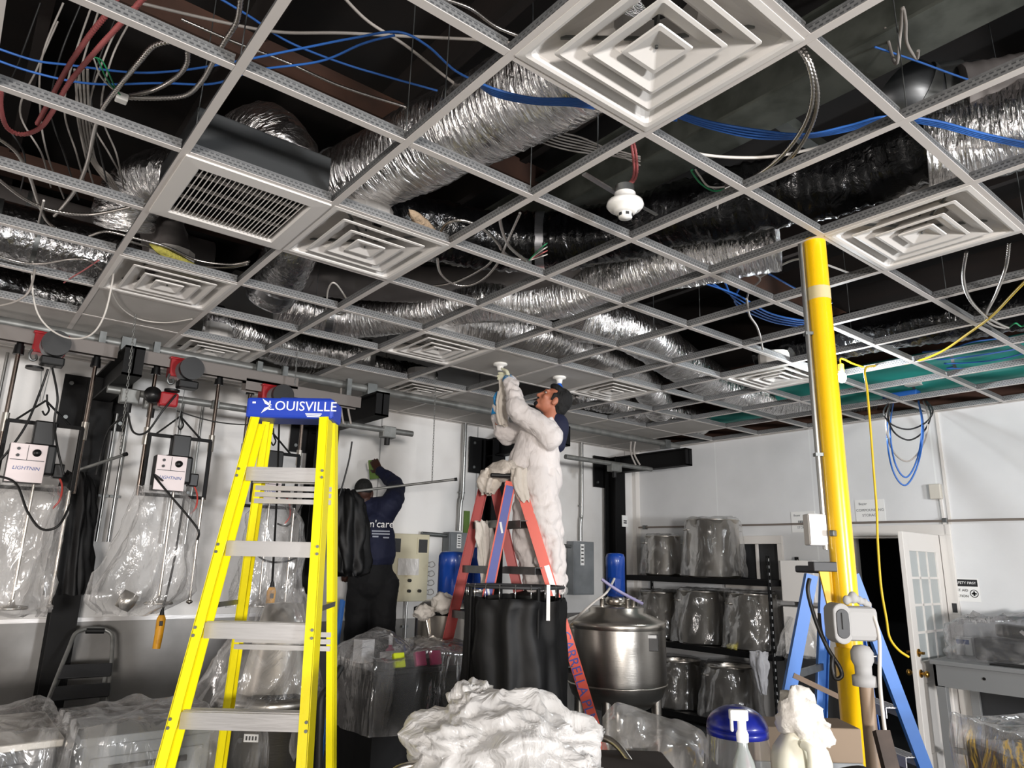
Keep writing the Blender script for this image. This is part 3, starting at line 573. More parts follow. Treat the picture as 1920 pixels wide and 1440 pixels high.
for k, mm in enumerate(('green_wire', 'white_wire', 'red_wire', 'white_wire')): MB().tube(spline([cz(992, 488, 3.22), cz(1003, 476 + 3 * k, 3.23), cz(1018, 462 + 6 * k, 3.22), cz(1026, 456 + 7 * k, 3.24)], 6), .003, 6).build('wire', mm, t)
cable(mcg, 'steel cable loop hanging at right below the diffuser by the column', 'flex_metal', .0085, [cz(1812, 472, 3.2), cz(1806, 520, 3.14), cz(1818, 560, 3.12), cz(1845, 590, 3.12), cz(1870, 605, 3.14), cz(1890, 614, 3.16)], 'cable', None, True)
cable(mcg, 'steel cable crossing that loop at the right edge', 'flex_metal', .0085, [cz(1892, 455, 3.2), cz(1886, 500, 3.14), cz(1868, 550, 3.12), cz(1848, 592, 3.13), cz(1860, 608, 3.14), cz(1885, 615, 3.16)], 'cable', None, True)
cable('wire', 'green wire at the right edge beside the yellow cord', 'green_wire', .005, Z(3.18, (1892, 614), (1904, 606), (1915, 612), (1930, 604)), 'wire')
cable('cord', 'grey cable pair dropping through the grid left of the yellow column', 'grey_wire', .007, Z(3.16, (1400, 560), (1405, 590), (1418, 610), (1425, 630), (1430, 655)))
cable('cord', 'grey cable arch left of the yellow column', 'grey_wire', .006, Z(3.3, (1370, 515), (1410, 514), (1425, 525), (1405, 545), (1400, 565)))
cable('cord', 'pale cable arching over the top of the yellow column', 'white_wire', .006, Z(3.35, (1425, 520), (1460, 500), (1490, 487), (1520, 486), (1560, 500), (1600, 515)))
cable('cord', 'grey cable hanging free at the upper right with a hooked end', 'grey_wire', .006, [cz(1640, -40, 4.2)] + Z(3.5, (1676, 115), (1688, 60), (1692, 15), (1698, 40), (1700, 80), (1718, 110), (1722, 95)))
cable('cord', 'white wire looping in the cells above the small foil duct', 'white_wire', .005, Z(3.2, (612, 580), (615, 545), (625, 530), (640, 545), (655, 575), (640, 590), (625, 585)))
rnd = random.Random(4)
for k in range(9):
    x = 20 + k * 22 + rnd.uniform(-8, 8); cable('wire', 'dark grey wire of the tangle hanging at upper left', 'grey_wire' if k % 3 else 'black_wire', .004, [cz(x + 60, 20 + rnd.uniform(-20, 30), 3.8), cz(x + 20, 120 + rnd.uniform(-20, 20), 3.6), cz(x + rnd.uniform(-20, 20), 210, 3.45), cz(x + 30, 290, 3.35), cz(x + rnd.uniform(20, 70), 360 + rnd.uniform(-20, 20), 3.45)], 'wire', 'tangle of wires at upper left')
for k in range(4):
    cable('wire', 'thin grey wire of the bundle running past the return grille', 'grey_wire', .005, [cz(140 + 8 * k, 130, 3.5), cz(150 + 6 * k, 230, 3.45), cz(165 + 5 * k, 290 + 4 * k, 3.45), cz(195 + 5 * k, 335, 3.42), cz(235, 372 + 4 * k, 3.4)], 'wire', 'grey bundle left of the grille')
for k in range(6):
    cable('wire', 'thin grey wire strung through the cells left of the detector', 'grey_wire', .004, [cz(985, 215 + 8 * k, 3.5), cz(1040, 245 + 6 * k, 3.46), cz(1100, 262 + 5 * k, 3.46), cz(1200, 300 + rnd.uniform(-10, 10), 3.5)], 'wire', 'wires left of the detector')
# hanger wires of the grid
for k, (x, y) in enumerate(((655, 130), (735, 60), (985, 290), (1620, 60), (1885, 330), (280, 130), (1060, 180), (520, 60), (610, 560), (1330, 560), (1168, 560), (1030, 600), (1560, 590), (1740, 540))):
    p = cz(x, y, HC + .2); a = round(p.x / S) * S; p = V(a, p.y, HC + .045); cable('hanger_wire', 'thin wire hanging the ceiling grid from the roof', 'galv', .0022, [p, p + V(.004, 0, .5), p + V(0, .01, 1.05)], 'wire', 'grid hanger wires')
# black HVAC flat armoured zigzag line at top centre
cable(mcg, 'thin armoured cable running straight across at upper left centre', 'flex_metal', .006, Z(3.6, (340, 36), (430, 75), (540, 118), (640, 162), (760, 200)), 'cable', None, True)
cable(mcg, 'pinkish armoured cable above the large duct at top centre', 'flex_metal', .007, Z(3.6, (820, -5), (880, 15), (930, 50), (990, 75), (1010, 95)), 'cable', None, True)

# ------------------------------------------------------------------ smoke detector on its bar
c = cz(1172, 384, HC - .02)
t = thing('smoke_detector', 'round white smoke detector hanging from a thin bar', 'smoke detector', c)
MB().lathe([(.045, .05), (.048, .012), (.075, .01), (.078, -.005), (.068, -.018), (.05, -.024), (.047, -.034), (.032, -.04), (.001, -.042)], c, 32).build('base', 'porcelain', t)
b = MB().lathe([(.03, -.036), (.028, -.06), (.001, -.064)], c, 24); b.build('sensor_head', 'porcelain', t)
for k in range(6): MB().box(c + Matrix.Rotation(k * PI / 3, 3, 'Z') @ V(.029, 0, -.05), (.004, .014, .012), Matrix.Rotation(k * PI / 3, 3, 'Z')).build('vent_slot', 'dark_grey', t)
b = MB().lathe([(.04, .05), (.04, .085)], c, 20); b.build('back_box', 'conduit', t)
b = MB().beam(cz(1095, 326, HC + .055), cz(1160, 365, HC + .055), .022, .008).beam(cz(1160, 365, HC + .055), cz(1232, 403, HC + .055), .014, .006); b.build('mounting_bar', 'conduit', t)
for k in range(2): cable(mcg, 'pink armoured cable feeding the smoke detector', 'red_wire', .006, [c + V(.01 * k, 0, .08), cz(1188 + 5 * k, 330, 3.26), cz(1186 + 6 * k, 285, 3.32), cz(1178 + 4 * k, 248, 3.4)], 'cable', 'pink cables of the detector', True)
# ================================================================== along the left wall
RTH = V(RT.x, RT.y, 0).normalized()
def bag(levels, pleat, amp, seed, seg=84, sub=5, twist=.4, rotz=0):
    """film or cloth hanging in folds; levels are (centre, rx, ry)"""
    b = MB(); L = [(Vector(c), rx, ry) for c, rx, ry in levels]; cs = spline([c for c, _, _ in L], sub); n = len(cs); rs = []
    for i, c in enumerate(cs):
        t = i / (n - 1) * (len(L) - 1); k = min(int(t), len(L) - 2); f = t - k; f = f * f * (3 - 2 * f)
        rx = L[k][1] * (1 - f) + L[k + 1][1] * f; ry = L[k][2] * (1 - f) + L[k + 1][2] * f; row = []
        for j in range(seg):
            an = 2 * PI * j / seg
            w = 1 + amp * math.cos(pleat * an + twist * i / n * 6 + 2.2 * nz((math.cos(an), math.sin(an), i * .12), 1.3, seed)) + amp * 1.4 * nz((math.cos(an) * 1.6, math.sin(an) * 1.6, i * .22), 2.0, seed + 5)
            row.append(c + Matrix.Rotation(rotz, 3, 'Z') @ V(math.cos(an) * rx * w, math.sin(an) * ry * w, .02 * nz((math.cos(an) * 2, math.sin(an) * 2, i), 1, seed)))
        rs.append(row)
    return b.rings(rs)
def pipe(name, label, pts, r, m='galv_pipe', cat='pipe', bands=(), seg=14):
    t = thing(name, label, cat, pts[0]); MB().tube(pts, r, seg).build('tube', m, t)
    for p, s in bands: MB().box(p, s).build('clamp', 'galv', t, bevel=.003)
    return t
pipe('overhead_pipe', 'long galvanised pipe just under the ceiling grid lying over the black steel arms', [V(-1.6, 2.76, 3.09), V(6.45, 2.76, 3.09)], .034, bands=[((.35, 2.76, 3.085), (.09, .1, .1)), ((2.25, 2.76, 3.085), (.09, .1, .1)), ((4.25, 2.76, 3.085), (.09, .1, .1)), ((6.2, 2.76, 3.085), (.09, .1, .1))])
pipe('conduit_pipe', 'lower grey conduit crossing in front of the mixer rods', [V(.28, 2.8, 2.765), V(2.72, 2.8, 2.765)], .026, bands=[((1.0, 2.8, 2.765), (.05, .06, .06))])
pipe('conduit_pipe', 'lower grey conduit at the far right below the last steel arm', [V(4.6, 2.8, 2.765), V(5.98, 2.8, 2.765)], .026)
# black columns with cantilever arms
def column(x, label):
    t = thing('steel_column', label, 'column', (x, 3.6, 0))
    b = MB()
    for y in (3.5, 3.68): b.span((x - .085, y - .008, 0), (x + .085, y + .008, 3.0))
    b.span((x - .006, 3.5, 0), (x + .006, 3.68, 3.0)); b.build('post', 'black_steel', t)
    b = MB(); b.span((x - .06, 2.42, 2.985), (x + .06, 3.69, 3.0)).span((x - .06, 2.42, 2.8), (x + .06, 3.69, 2.815)).span((x - .006, 2.42, 2.815), (x + .006, 3.69, 2.985)).span((x - .06, 2.42, 2.8), (x + .06, 2.43, 3.0)); b.build('arm', 'black_steel', t)
    b = MB().span((x - .24, 3.715, 2.62), (x + .24, 3.735, 3.02)); b.build('wall_plate', 'black_steel', t)
    b = MB()
    for dx in (-.19, .19):
        for z in (2.68, 2.95): b.cyl((x + dx, 3.715, z), (x + dx, 3.695, z), .016, 8)
    b.build('bolts', 'galv', t)
column(.35, 'black steel column with arm between the first and second mixer'); column(2.2, 'black steel column and arm behind the tall yellow ladder'); column(4.25, 'black steel column behind the orange ladder'); column(6.2, 'black steel column with arm in the far corner of the room')
# hoist rails
for i, (x0, x1, lab) in enumerate(((-.9, .28, 'grey channel rail over the leftmost mixer'), (.42, 1.55, 'grey channel rail over the second mixer'), (1.15, 2.1, 'lower grey channel rail over the third mixer'))):
    y = 2.66; z = (2.985, 2.985, 2.92)[i]; t = thing('channel_rail', lab, 'rail', ((x0 + x1) / 2, y, z)); b = MB()
    b.span((x0, y - .05, z - .04), (x1, y - .044, z + .05)).span((x0, y + .044, z - .04), (x1, y + .05, z + .05)).span((x0, y - .05, z + .044), (x1, y + .05, z + .05)); b.build('channel', 'rail_grey', t)
    b = MB()
    for x in (x0 + .1, x1 - .1): b.span((x - .02, y - .02, z + .05), (x + .02, y + .02, 3.12))
    b.build('hanger', 'galv', t)
# hoists
def hoist(c, label, low):
    c = Vector(c); t = thing('electric_hoist', label, 'hoist', c)
    b = MB(); b.span(c + V(-.09, -.02, -.04), c + V(.09, .09, .1)).span(c + V(-.1, -.03, .08), c + V(.1, .1, .1)); b.build('housing', 'red_paint', t, bevel=.012)
    MB().cyl(c + V(.02, -.02, .01), c + V(.02, -.14, .005), .078, 26).build('motor_barrel', 'grey_metal', t)
    MB().cyl(c + V(.02, -.12, .006), c + V(.02, -.165, .004), .08, 26).build('motor_cap', 'black_plastic', t, bevel=.008)
    b = MB().span(c + V(-.045, -.13, -.13), c + V(.085, -.03, -.075)); b.build('switch_box', 'black_plastic', t, bevel=.01)
    b = MB().tube(spline([c + V(-.09, -.02, -.03), c + V(-.1, -.03, -.07), c + V(-.085, -.03, -.1), c + V(-.06, -.03, -.09), c + V(-.065, -.02, -.06)], 5), .008, 8); b.build('hook', 'galv', t)
    b = MB()
    for s in (-.03, .03): b.tube([c + V(s, 0, -.05), c + V(.01 + s * .2, 0, -.05 - low)], .0025, 6)
    b.build('wire_rope', 'galv', t)
    MB().cyl(c + V(-.06, -.03, -.14), c + V(-.06, -.03, -.155), .05, 18).build('limit_disc', 'black_plastic', t)
    return t
hoist((-.11, 2.6, 2.93), 'red electric hoist with black motor above the leftmost mixer', .30)
hoist((.70, 2.6, 2.92), 'red electric hoist with black motor above the second mixer', .34)
hoist((1.36, 2.6, 2.84), 'red electric hoist just behind the blue cap of the yellow ladder', .3)
t = thing('chain_container', 'small red hoist block hanging below the second hoist', 'hoist block', (.62, 2.58, 2.74)); MB().span((.57, 2.56, 2.66), (.69, 2.64, 2.76)).build('block', 'red_paint', t, bevel=.015); MB().lathe([(.001, -.04), (.05, -.03), (.06, 0), (.05, .03), (.001, .04)], (.53, 2.6, 2.73), 16, Matrix.Rotation(PI / 2, 3, 'X')).build('drum', 'black_plastic', t)
# lab mixers: local origin = middle of the control box
def mixer(first_label):
    t = thing('lab_mixer', first_label, 'mixer', (0, 0, 0)); S_ = Matrix.Identity(3)
    for x in (-.15, .285):
        b = MB(); b.cyl((x, .12, -.15), (x, .12, .72), .013, 14); g = b.build('guide_rod', 'rod', t); MB().cyl((x, .12, .7), (x, .12, .79), .032, 16, .024).build('rod_socket', 'black_plastic', g)
        MB().cyl((x, .12, .2), (x, .12, .32), .021, 14).build('slide_sleeve', 'stainless', g)
    b = MB(); b.beam((-.14, .08, .27), (.275, .08, .27), .022, .022).beam((-.135, .08, .27), (-.135, .08, -.14), .02, .02, (0, 1, 0)).beam((.27, .08, .27), (.27, .08, -.14), .02, .02, (0, 1, 0)).beam((-.14, .08, -.14), (.275, .08, -.14), .022, .022); b.build('frame', 'black_steel', t)
    b = MB()
    for x in (-.1, .2): b.tube([(.04, .07, .42), (x, .08, .275)], .007, 6)
    b.tube(spline([(.04, .07, .46), (.05, .07, .4), (.065, .06, .36), (.05, .06, .325), (.03, .06, .35)], 5), .006, 6); b.build('lifting_hook', 'black_steel', t)
    MB().span((.0, .0, .1), (.12, .09, .28)).build('motor_neck', 'black_plastic', t, bevel=.01)
    MB().span((-.04, -.04, -.06), (.14, .1, .13)).build('motor', 'black_plastic', t, bevel=.015)
    MB().span((.14, -.0, -.07), (.2, .08, .02)).build('capacitor_box', 'black_plastic', t, bevel=.008)
    cb = MB().span((-.11, -.1, -.12), (.085, .0, .115)).build('control_box', 'black_plastic', t, bevel=.006)
    MB().span((-.108, -.106, -.118), (.083, -.098, .113)).build('faceplate', 'faceplate', cb, bevel=.002)
    b = MB().span((-.1, -.108, .012), (.075, -.1055, .016)).span((-.018, -.108, .014), (-.015, -.1055, .105)); b.build('panel_lines', 'dark_grey', cb)
    MB().lathe([(.001, .03), (.02, .028), (.023, .0), (.03, -.002)], (.03, -.106, .062), 20, Matrix.Rotation(PI / 2, 3, 'X')).build('dial', 'black_plastic', cb)
    b = MB(); b.cyl((-.065, -.106, .08), (-.065, -.118, .08), .009, 12).cyl((-.065, -.106, .04), (-.065, -.118, .04), .009, 12); b.build('push_button', 'dark_grey', cb)
    text_mb('LIGHTNIN', .03, (-.012, -.107, -.035), (1, 0, 0), (0, 0, 1), shear=.2).build('lettering', 'blue_print', cb)
    MB().cyl((.055, .03, -.06), (.055, .03, -.84), .009, 12).build('shaft', 'stainless', t)
    MB().cyl((.25, .03, -.14), (.25, .03, -.83), .01, 12).build('guide_shaft', 'stainless', t)
    b = MB().lathe([(.012, .05), (.02, .02), (.085, .01), (.09, 0), (.085, -.006), (.001, -.008)], (.055, .03, -.85), 24, None, lambda a, z, i: 1 + .06 * math.sin(8 * a)); b.build('impeller', 'stainless', t)
    MB().lathe([(.001, .012), (.018, .006), (.022, -.006), (.001, -.02)], (.25, .03, -.84), 14).build('foot', 'stainless', t)
    b = MB().tube(spline([(.14, .05, .0), (.2, .02, -.1), (.2, -.03, -.2), (.17, -.02, -.26)], 6), .006, 6); b.build('lead', mat('red_lead', 'c2473f', .5), t)
    return t
m1 = mixer('leftmost lab mixer with white control panel beside the black column'); m1.location = (-.11, 2.6, 2.185)
dup(m1, (.70, 2.6, 2.20), 'second lab mixer from the left with its pendant hanging below'); dup(m1, (1.38, 2.62, 2.17), 'third lab mixer half hidden behind the yellow ladder')
for n_, x, zt, lab in ((0, -.05, 2.07, 'clear plastic bag hung over the leftmost mixer shaft'), (1, .70, 2.07, 'clear plastic bag flaring out below the second mixer'), (2, 1.45, 2.02, 'clear plastic bag around the third mixer behind the yellow ladder')):
    lv = ([(V(x - .02, 2.62, zt), .16, .08), (V(x - .06, 2.62, zt - .12), .24, .16), (V(x - .1, 2.62, zt - .4), .27, .19), (V(x - .11, 2.6, zt - .7), .29, .17), (V(x - .1, 2.6, zt - .78), .26, .12)],
          [(V(x - .05, 2.58, zt + .04), .13, .06), (V(x + .0, 2.6, zt - .1), .19, .15), (V(x - .02, 2.6, zt - .35), .23, .18), (V(x - .07, 2.58, zt - .64), .31, .2), (V(x - .14, 2.55, zt - .78), .16, .12)],
          [(V(x, 2.62, zt + .05), .1, .07), (V(x + .03, 2.62, zt - .1), .2, .14), (V(x + .04, 2.62, zt - .4), .22, .17), (V(x, 2.62, zt - .7), .24, .17)])[n_]
    tag(bag(lv, 7 + n_, .11, 3 + n_ * 7).build('plastic_bag', 'film_clear'), lab, 'plastic bag', 'bags over the mixers')
tag(MB().lathe([(.001, .06), (.05, .055), (.055, 0), (.045, -.05), (.001, -.055)], (.53, 2.47, 1.375), 20, Matrix.Rotation(.5, 3, 'Y')).build('steel_weight', 'stainless'), 'steel weight sagging in the bottom corner of the second bag', 'weight')
def pendant(c, label, top, tilt):
    c = Vector(c); t = thing('pendant_control', label, 'pendant control', c)
    b = MB().tube(spline([top, Vector(top).lerp(c, .5) + V(.01, 0, 0), c + V(0, 0, .1)], 6), .007, 8); b.build('cord', 'black_rubber', t)
    MB().cyl(c + V(0, 0, .12), c + V(0, 0, .08), .009, 10, .016).build('strain_relief', 'black_rubber', t)
    b = MB().tube([c + V(0, 0, .085), c + V(0, 0, .06), c + V(-.002, 0, -.05), c + V(-.006, 0, -.12)], [.018, .028, .026, .024], 12); b.build('body', 'pendant_yellow', t)
    MB().box(c + V(-.004, -.024, .035), (.022, .012, .03)).build('rocker', 'black_plastic', t, bevel=.003)
pendant((.755, 2.5, 1.2), 'yellow pendant control hanging low under the second mixer', (.80, 2.52, 2.05), 0); pendant(hv(507, 1128, 4.55), 'yellow pendant control seen through the yellow ladder', V(1.38, 2.5, 2.78), 0)
# black power cords of the mixers
def cord(lab, pts, r=.007, m='black_wire', n=8): cable('electric_cable', lab, m, r, pts, 'cord', None, False, n)
cord('black cord drooping across the leftmost plastic bag', [hv(-20, 890, 4.15), hv(28, 905, 4.12), hv(52, 960, 4.1), hv(78, 992, 4.1), hv(110, 985, 4.12), hv(132, 945, 4.2)])
cord('black cord from the first hoist past the mixer frame', [hv(90, 692, 4.35), hv(75, 735, 4.35), hv(50, 795, 4.3), hv(20, 840, 4.25), hv(-10, 875, 4.25)])
cord('black cord dropping from the first hoist to the mixer motor', [hv(98, 690, 4.4), hv(108, 745, 4.4), hv(102, 790, 4.42), hv(108, 840, 4.4), hv(120, 890, 4.42)])
cord('black cord hanging in front of the second mixer bag', [V(.66, 2.52, 2.14), hv(288, 890, 4.55), hv(320, 930, 4.5), hv(350, 965, 4.5), hv(372, 995, 4.5), hv(370, 1012, 4.52)])
cord('black cord looped from the box over the second mixer', [hv(240, 775, 4.75), hv(250, 810, 4.75), hv(275, 810, 4.75), hv(305, 770, 4.75), hv(330, 740, 4.8)])
cord('black cord running down the wall beside the black column', [hv(235, 778, 5.0), hv(205, 805, 5.1), hv(190, 850, 5.2), hv(180, 890, 5.2)])
cord('thin cord sagging between the second mixer and the ladder top', [hv(330, 770, 5.0), hv(400, 790, 5.1), hv(470, 796, 5.2), hv(530, 785, 5.2)], .005)
cord('black cord hanging in a loop right of the pendant behind the ladder', [hv(606, 850, 5.7), hv(585, 905, 5.6), hv(560, 960, 5.5), hv(540, 985, 5.5), hv(520, 982, 5.5)])
cord('black cord sagging low behind the yellow ladder steps', [hv(470, 1030, 5.3), hv(500, 1052, 5.3), hv(540, 1052, 5.4), hv(575, 1035, 5.5)])
# electrical boxes on the lower conduit
for c, s, lab in (((.42, 2.79, 2.73), (.12, .08, .1), 'pale electrical box on the conduit beside the black arm'), ((.57, 2.79, 2.71), (.11, .08, .09), 'second pale electrical box on the conduit right of the arm'), ((2.48, 2.82, 2.75), (.13, .08, .1), 'pale junction box with a black plug hanging beside the yellow ladder top'), ((5.35, 2.8, 2.72), (.16, .08, .09), 'pale junction box under the far steel arm')):
    t = thing('electrical_box', lab, 'electrical box', c); MB().box(c, s).build('body', 'galv_pipe', t, bevel=.006); MB().box(Vector(c) + V(0, -.044, 0), (s[0] * .9, .006, s[2] * .9)).build('cover', 'galv_pipe', t, bevel=.002)
    MB().cyl(Vector(c) - V(0, 0, s[2] / 2), Vector(c) - V(0, 0, s[2] / 2 + .06), .024, 12).build('outlet', 'black_rubber', t)
cord('black cord hanging from the plug box down to the dark dressed worker', [hv(660, 828, 5.85), hv(655, 860, 5.85), hv(645, 900, 5.85), hv(636, 930, 5.85)])
for k in range(2): cable('cord', ('grey cable dropping from the ceiling to the plug box', 'second grey cable beside the plug box')[k], 'grey_wire', .009, [hv(652 - 12 * k, 725, 5.8), hv(652 - 13 * k, 760, 5.8), hv(658 - 14 * k, 795, 5.8)])
for k in range(2): cable('cord', ('grey cable running down to the far junction box', 'second grey cable at the far junction box')[k], 'grey_wire', .01, [hv(1183 + 8 * k, 828, 7.6), hv(1183 + 6 * k, 850, 7.6), hv(1192 + 8 * k, 872, 7.6)])
# vertical conduits, disconnect boxes
def vpipe(lab, x, z0, z1, r=.013, y=3.72, kink=None):
    pts = [V(x, y, z1), V(x, y, z0)] if not kink else spline([V(x, y, z1), V(x, y, kink + .12), V(x - .015, y, kink), V(x - .02, y, kink - .1), V(x - .02, y, z0)], 5)
    t = thing('wall_conduit', lab, 'conduit', (x, y, z0)); MB().tube(pts, r, 12).build('tube', 'conduit', t)
    MB().box((x, y + .01, z0 + (z1 - z0) * .35), (.07, .012, .02)).build('strap', 'galv', t)
vpipe('shiny vertical conduit above the left grey disconnect box', 3.92, 1.98, 3.15, .022, 3.7, 2.3); vpipe('shiny vertical conduit above the right grey disconnect box', 5.72, 1.94, 3.15, .022, 3.7, 2.2)
for x, z1, lab in ((-.28, 3.1, 'thin vertical pipe at the far left edge'), (.98, 2.95, 'thin vertical pipe on the wall right of the second mixer'), (1.14, 2.95, 'second thin vertical pipe nearer the yellow ladder'), (.5, 2.75, 'vertical steel rod left of the second mixer'), (.58, 2.75, 'vertical steel rod close beside the second mixer'), (6.45, 3.0, 'thin vertical pipe in the far corner')): vpipe(lab, x, 1.75, z1, .012, 3.66)
def disconnect(x, y, z, w, h, lab, handle):
    t = thing('disconnect_box', lab, 'electrical box', (x, y, z)); MB().span((x - w / 2, y - .12, z - h / 2), (x + w / 2, y, z + h / 2)).build('enclosure', 'grey_metal', t, bevel=.006)
    MB().span((x - w / 2 + .012, y - .128, z - h / 2 + .012), (x + w / 2 - .012, y - .12, z + h / 2 - .012)).build('door', 'grey_metal', t, bevel=.003)
    b = MB().span((x - w * .2, y - .131, z + h * .05), (x - w * .02, y - .128, z + h * .45)); b.build('warning_label', 'paper', t)
    b = MB()
    for k in range(5): b.span((x - w * .17, y - .132, z + h * (.1 + k * .07)), (x - w * .05, y - .131, z + h * (.125 + k * .07)))
    b.build('label_print', 'ink', t)
    if handle:
        MB().beam((x + w / 2 + .015, y - .06, z + .1), (x + w / 2 + .03, y - .06, z - .05), .02, .03, (0, 1, 0)).build('lever', 'red_paint', t)
        MB().beam((x + w / 2 + .02, y - .06, z - .06), (x + w / 2 + .02, y - .06, z - .1), .04, .03, (0, 1, 0)).build('lock', 'red_paint', t)
    MB().cyl((x - w / 2, y - .06, z + h * .4), (x - w / 2 - .3, y - .06, z + h * .42), .022, 12).build('side_conduit', 'galv', t)
disconnect(3.87, 3.74, 1.78, .3, .36, 'grey disconnect box on the wall left of the orange ladder', False); disconnect(5.68, 3.74, 1.62, .34, .62, 'taller grey disconnect box with red lever right of the worker in coveralls', True)
tag(MB().lathe([(.001, -.012), (.045, -.01), (.05, .0), (.045, .012), (.001, .014)], (5.4, 3.66, 1.36), 20, Matrix.Rotation(PI / 2, 3, 'X')).build('gauge', 'porcelain'), 'small round white gauge on the wall below the tall disconnect box', 'gauge')
# beige control cabinet
c0, c1 = V(3.0, 3.62, 1.27), V(3.48, 3.74, 1.92)
t = thing('control_panel', 'worn beige control panel on the wall beside the dark dressed worker', 'control panel', (3.24, 3.68, 1.27))
MB().span(c0, c1).build('enclosure', 'beige_panel', t, bevel=.006)
for x in (3.09, 3.4): MB().span((x - .05, 3.61, 1.74), (x + .05, 3.625, 1.87)).build('display', 'dark_grey', t); MB().span((x - .065, 3.614, 1.725), (x + .065, 3.622, 1.885)).build('bezel', 'beige_panel', t)
for x, z in ((3.12, 1.47), (3.12, 1.37), (3.26, 1.47), (3.26, 1.37), (3.38, 1.37)): MB().cyl((x, 3.62, z), (x, 3.59, z), .016, 12).build('knob', 'black_plastic', t)
tag(MB().span((3.12, 3.605, 1.52), (3.36, 3.612, 1.68)).build('taped_plastic', 'film_white'), 'scrap of plastic film taped on the beige control panel', 'plastic sheet')
for k in range(4): cable('cord', 'thin wire loop at the right side of the control panel', 'grey_wire', .004, [V(3.48, 3.66, 1.36 + .09 * k), V(3.54, 3.64, 1.385 + .09 * k), V(3.57, 3.64, 1.35 + .09 * k), V(3.53, 3.64, 1.33 + .09 * k), V(3.48, 3.66, 1.345 + .09 * k)], 'wire', 'wire loops of the control panel')
for x in (3.1, 3.3): vpipe(('left' if x < 3.2 else 'right') + ' one of two short conduits below the beige control panel', x, .9, 1.27, .012, 3.7)
# wall writing
t = thing('wall_sign', 'small white sign on the far black column', 'sign', (6.26, 3.48, 2.2)); MB().span((6.21, 3.48, 2.13), (6.31, 3.487, 2.27)).build('plate', 'paper', t); b = MB()
for k in range(2): b.span((6.235, 3.478, 2.17 + k * .025), (6.29, 3.48, 2.185 + k * .025))
b.build('print', 'ink', t)
tag(MB().span((3.985, 3.745, 1.85), (4.06, 3.756, 2.2)).build('green_strip', 'rag_green'), 'green and white strip on the wall behind the orange ladder', 'strip')
# curtain poles with black curtains pulled aside
def curtain_pole(p, q, lab):
    t = thing('curtain_pole', lab, 'pole', p); MB().cyl(p, q, .011, 12).build('tube', 'galv_pipe', t); MB().cyl(q, Vector(q) + (Vector(q) - Vector(p)).normalized() * .025, .014, 12).build('end_cap', 'black_rubber', t)
curtain_pole(hv(140, 884, 4.95), hv(232, 853, 4.9), 'grey curtain pole left of the second mixer'); curtain_pole(hv(640, 924, 6.0), hv(852, 899, 6.1), 'grey curtain pole crossing in front of the dark dressed worker')
p = hv(145, 885, 4.95); tag(bag([(p, .05, .04), (p + V(.02, 0, -.1), .085, .05), (p + V(.04, 0, -.4), .105, .055), (p + V(.07, 0, -.82), .115, .06)], 6, .22, 11).build('black_curtain', 'black_cloth'), 'black curtain bunched in front of the left black column', 'curtain')
p = hv(662, 918, 5.95); tag(bag([(p - RTH * .06 + V(0, 0, .0), .07, .06), (p - RTH * .03 + V(0, 0, -.12), .13, .1), (p + RTH * .0 + V(0, 0, -.4), .16, .1), (p + RTH * .02 + V(0, 0, -.62), .15, .09), (p + RTH * .03 + V(0, 0, -.7), .09, .07)], 7, .2, 17).build('black_curtain', 'black_cloth'), 'black curtain bunched over the shoulder of the dark dressed worker', 'curtain')
def chain(lab, top, bot, cat='chain'):
    top = Vector(top); bot = Vector(bot); n = int((top - bot).length / .022); b = MB()
    for k in range(n):
        c = top.lerp(bot, (k + .5) / n); a = (k % 2) * PI / 2; u = V(math.cos(a), math.sin(a), 0); l = .0135
        b.tube([c + u * .005 * s1 + V(0, 0, l * s2) for s1, s2 in ((1, -.7), (1, .7), (0, 1), (-1, .7), (-1, -.7), (0, -1), (1, -.7))], .0022, 4, False)
    tag(b.build('hanging_chain', 'galv_pipe'), lab, cat)
chain('thin chain hanging from the ceiling to the tip of the curtain pole', hv(818, 682, 6.05), hv(810, 905, 6.05)); chain('white chain hanging from the ceiling in front of the left black column', hv(258, 556, 4.3), hv(225, 850, 4.3)); chain('short wire chain hanging above the second conduit', hv(557, 660, 5.2), hv(553, 722, 5.2))
# folding step stool leaning on the splash panel
t = thing('step_stool', 'grey folding step stool leaning against the steel splash panel', 'step stool', V(.5, 3.5, 0))
LT, RT_ = on(1, 3.36, 137, 1195), on(1, 3.36, 213, 1195); L0, R0 = on(1, 3.1, 92, 1310), on(1, 3.1, 200, 1325); L0 = LT + (L0 - LT) * (LT.z / (LT.z - L0.z)); R0 = RT_ + (R0 - RT_) * (RT_.z / (RT_.z - R0.z)); HT = LT.z
def st(l, z): a, bq = (L0, LT) if l else (R0, RT_); return a.lerp(bq, z / HT)
MB().tube(spline([st(1, 0), st(1, .5), st(1, HT - .1), st(1, HT) + V(.035, .02, .04), st(0, HT) + V(-.035, .02, .04), st(0, HT - .1), st(0, .5), st(0, 0)], 7), .014, 12).build('hoop', 'galv_pipe', t)
a, bq = st(1, HT), st(0, HT); MB().tube([a.lerp(bq, .3) + V(0, .02, .042), a.lerp(bq, .75) + V(0, .02, .042)], .019, 12).build('grip', 'black_rubber', t)
for z0, z1 in ((.92, .84), (.8, .72), (.68, .58), (.5, .4)):
    b = MB(); q_ = [st(1, z0) + V(.0, -.02, 0), st(0, z0) + V(-.0, -.02, 0), st(0, z1) + V(0, -.02, 0), st(1, z1) + V(0, -.02, 0)]; b.prism(q_, (0, -.03, .01)); b.build('tread', 'dark_grey', t, bevel=.006)
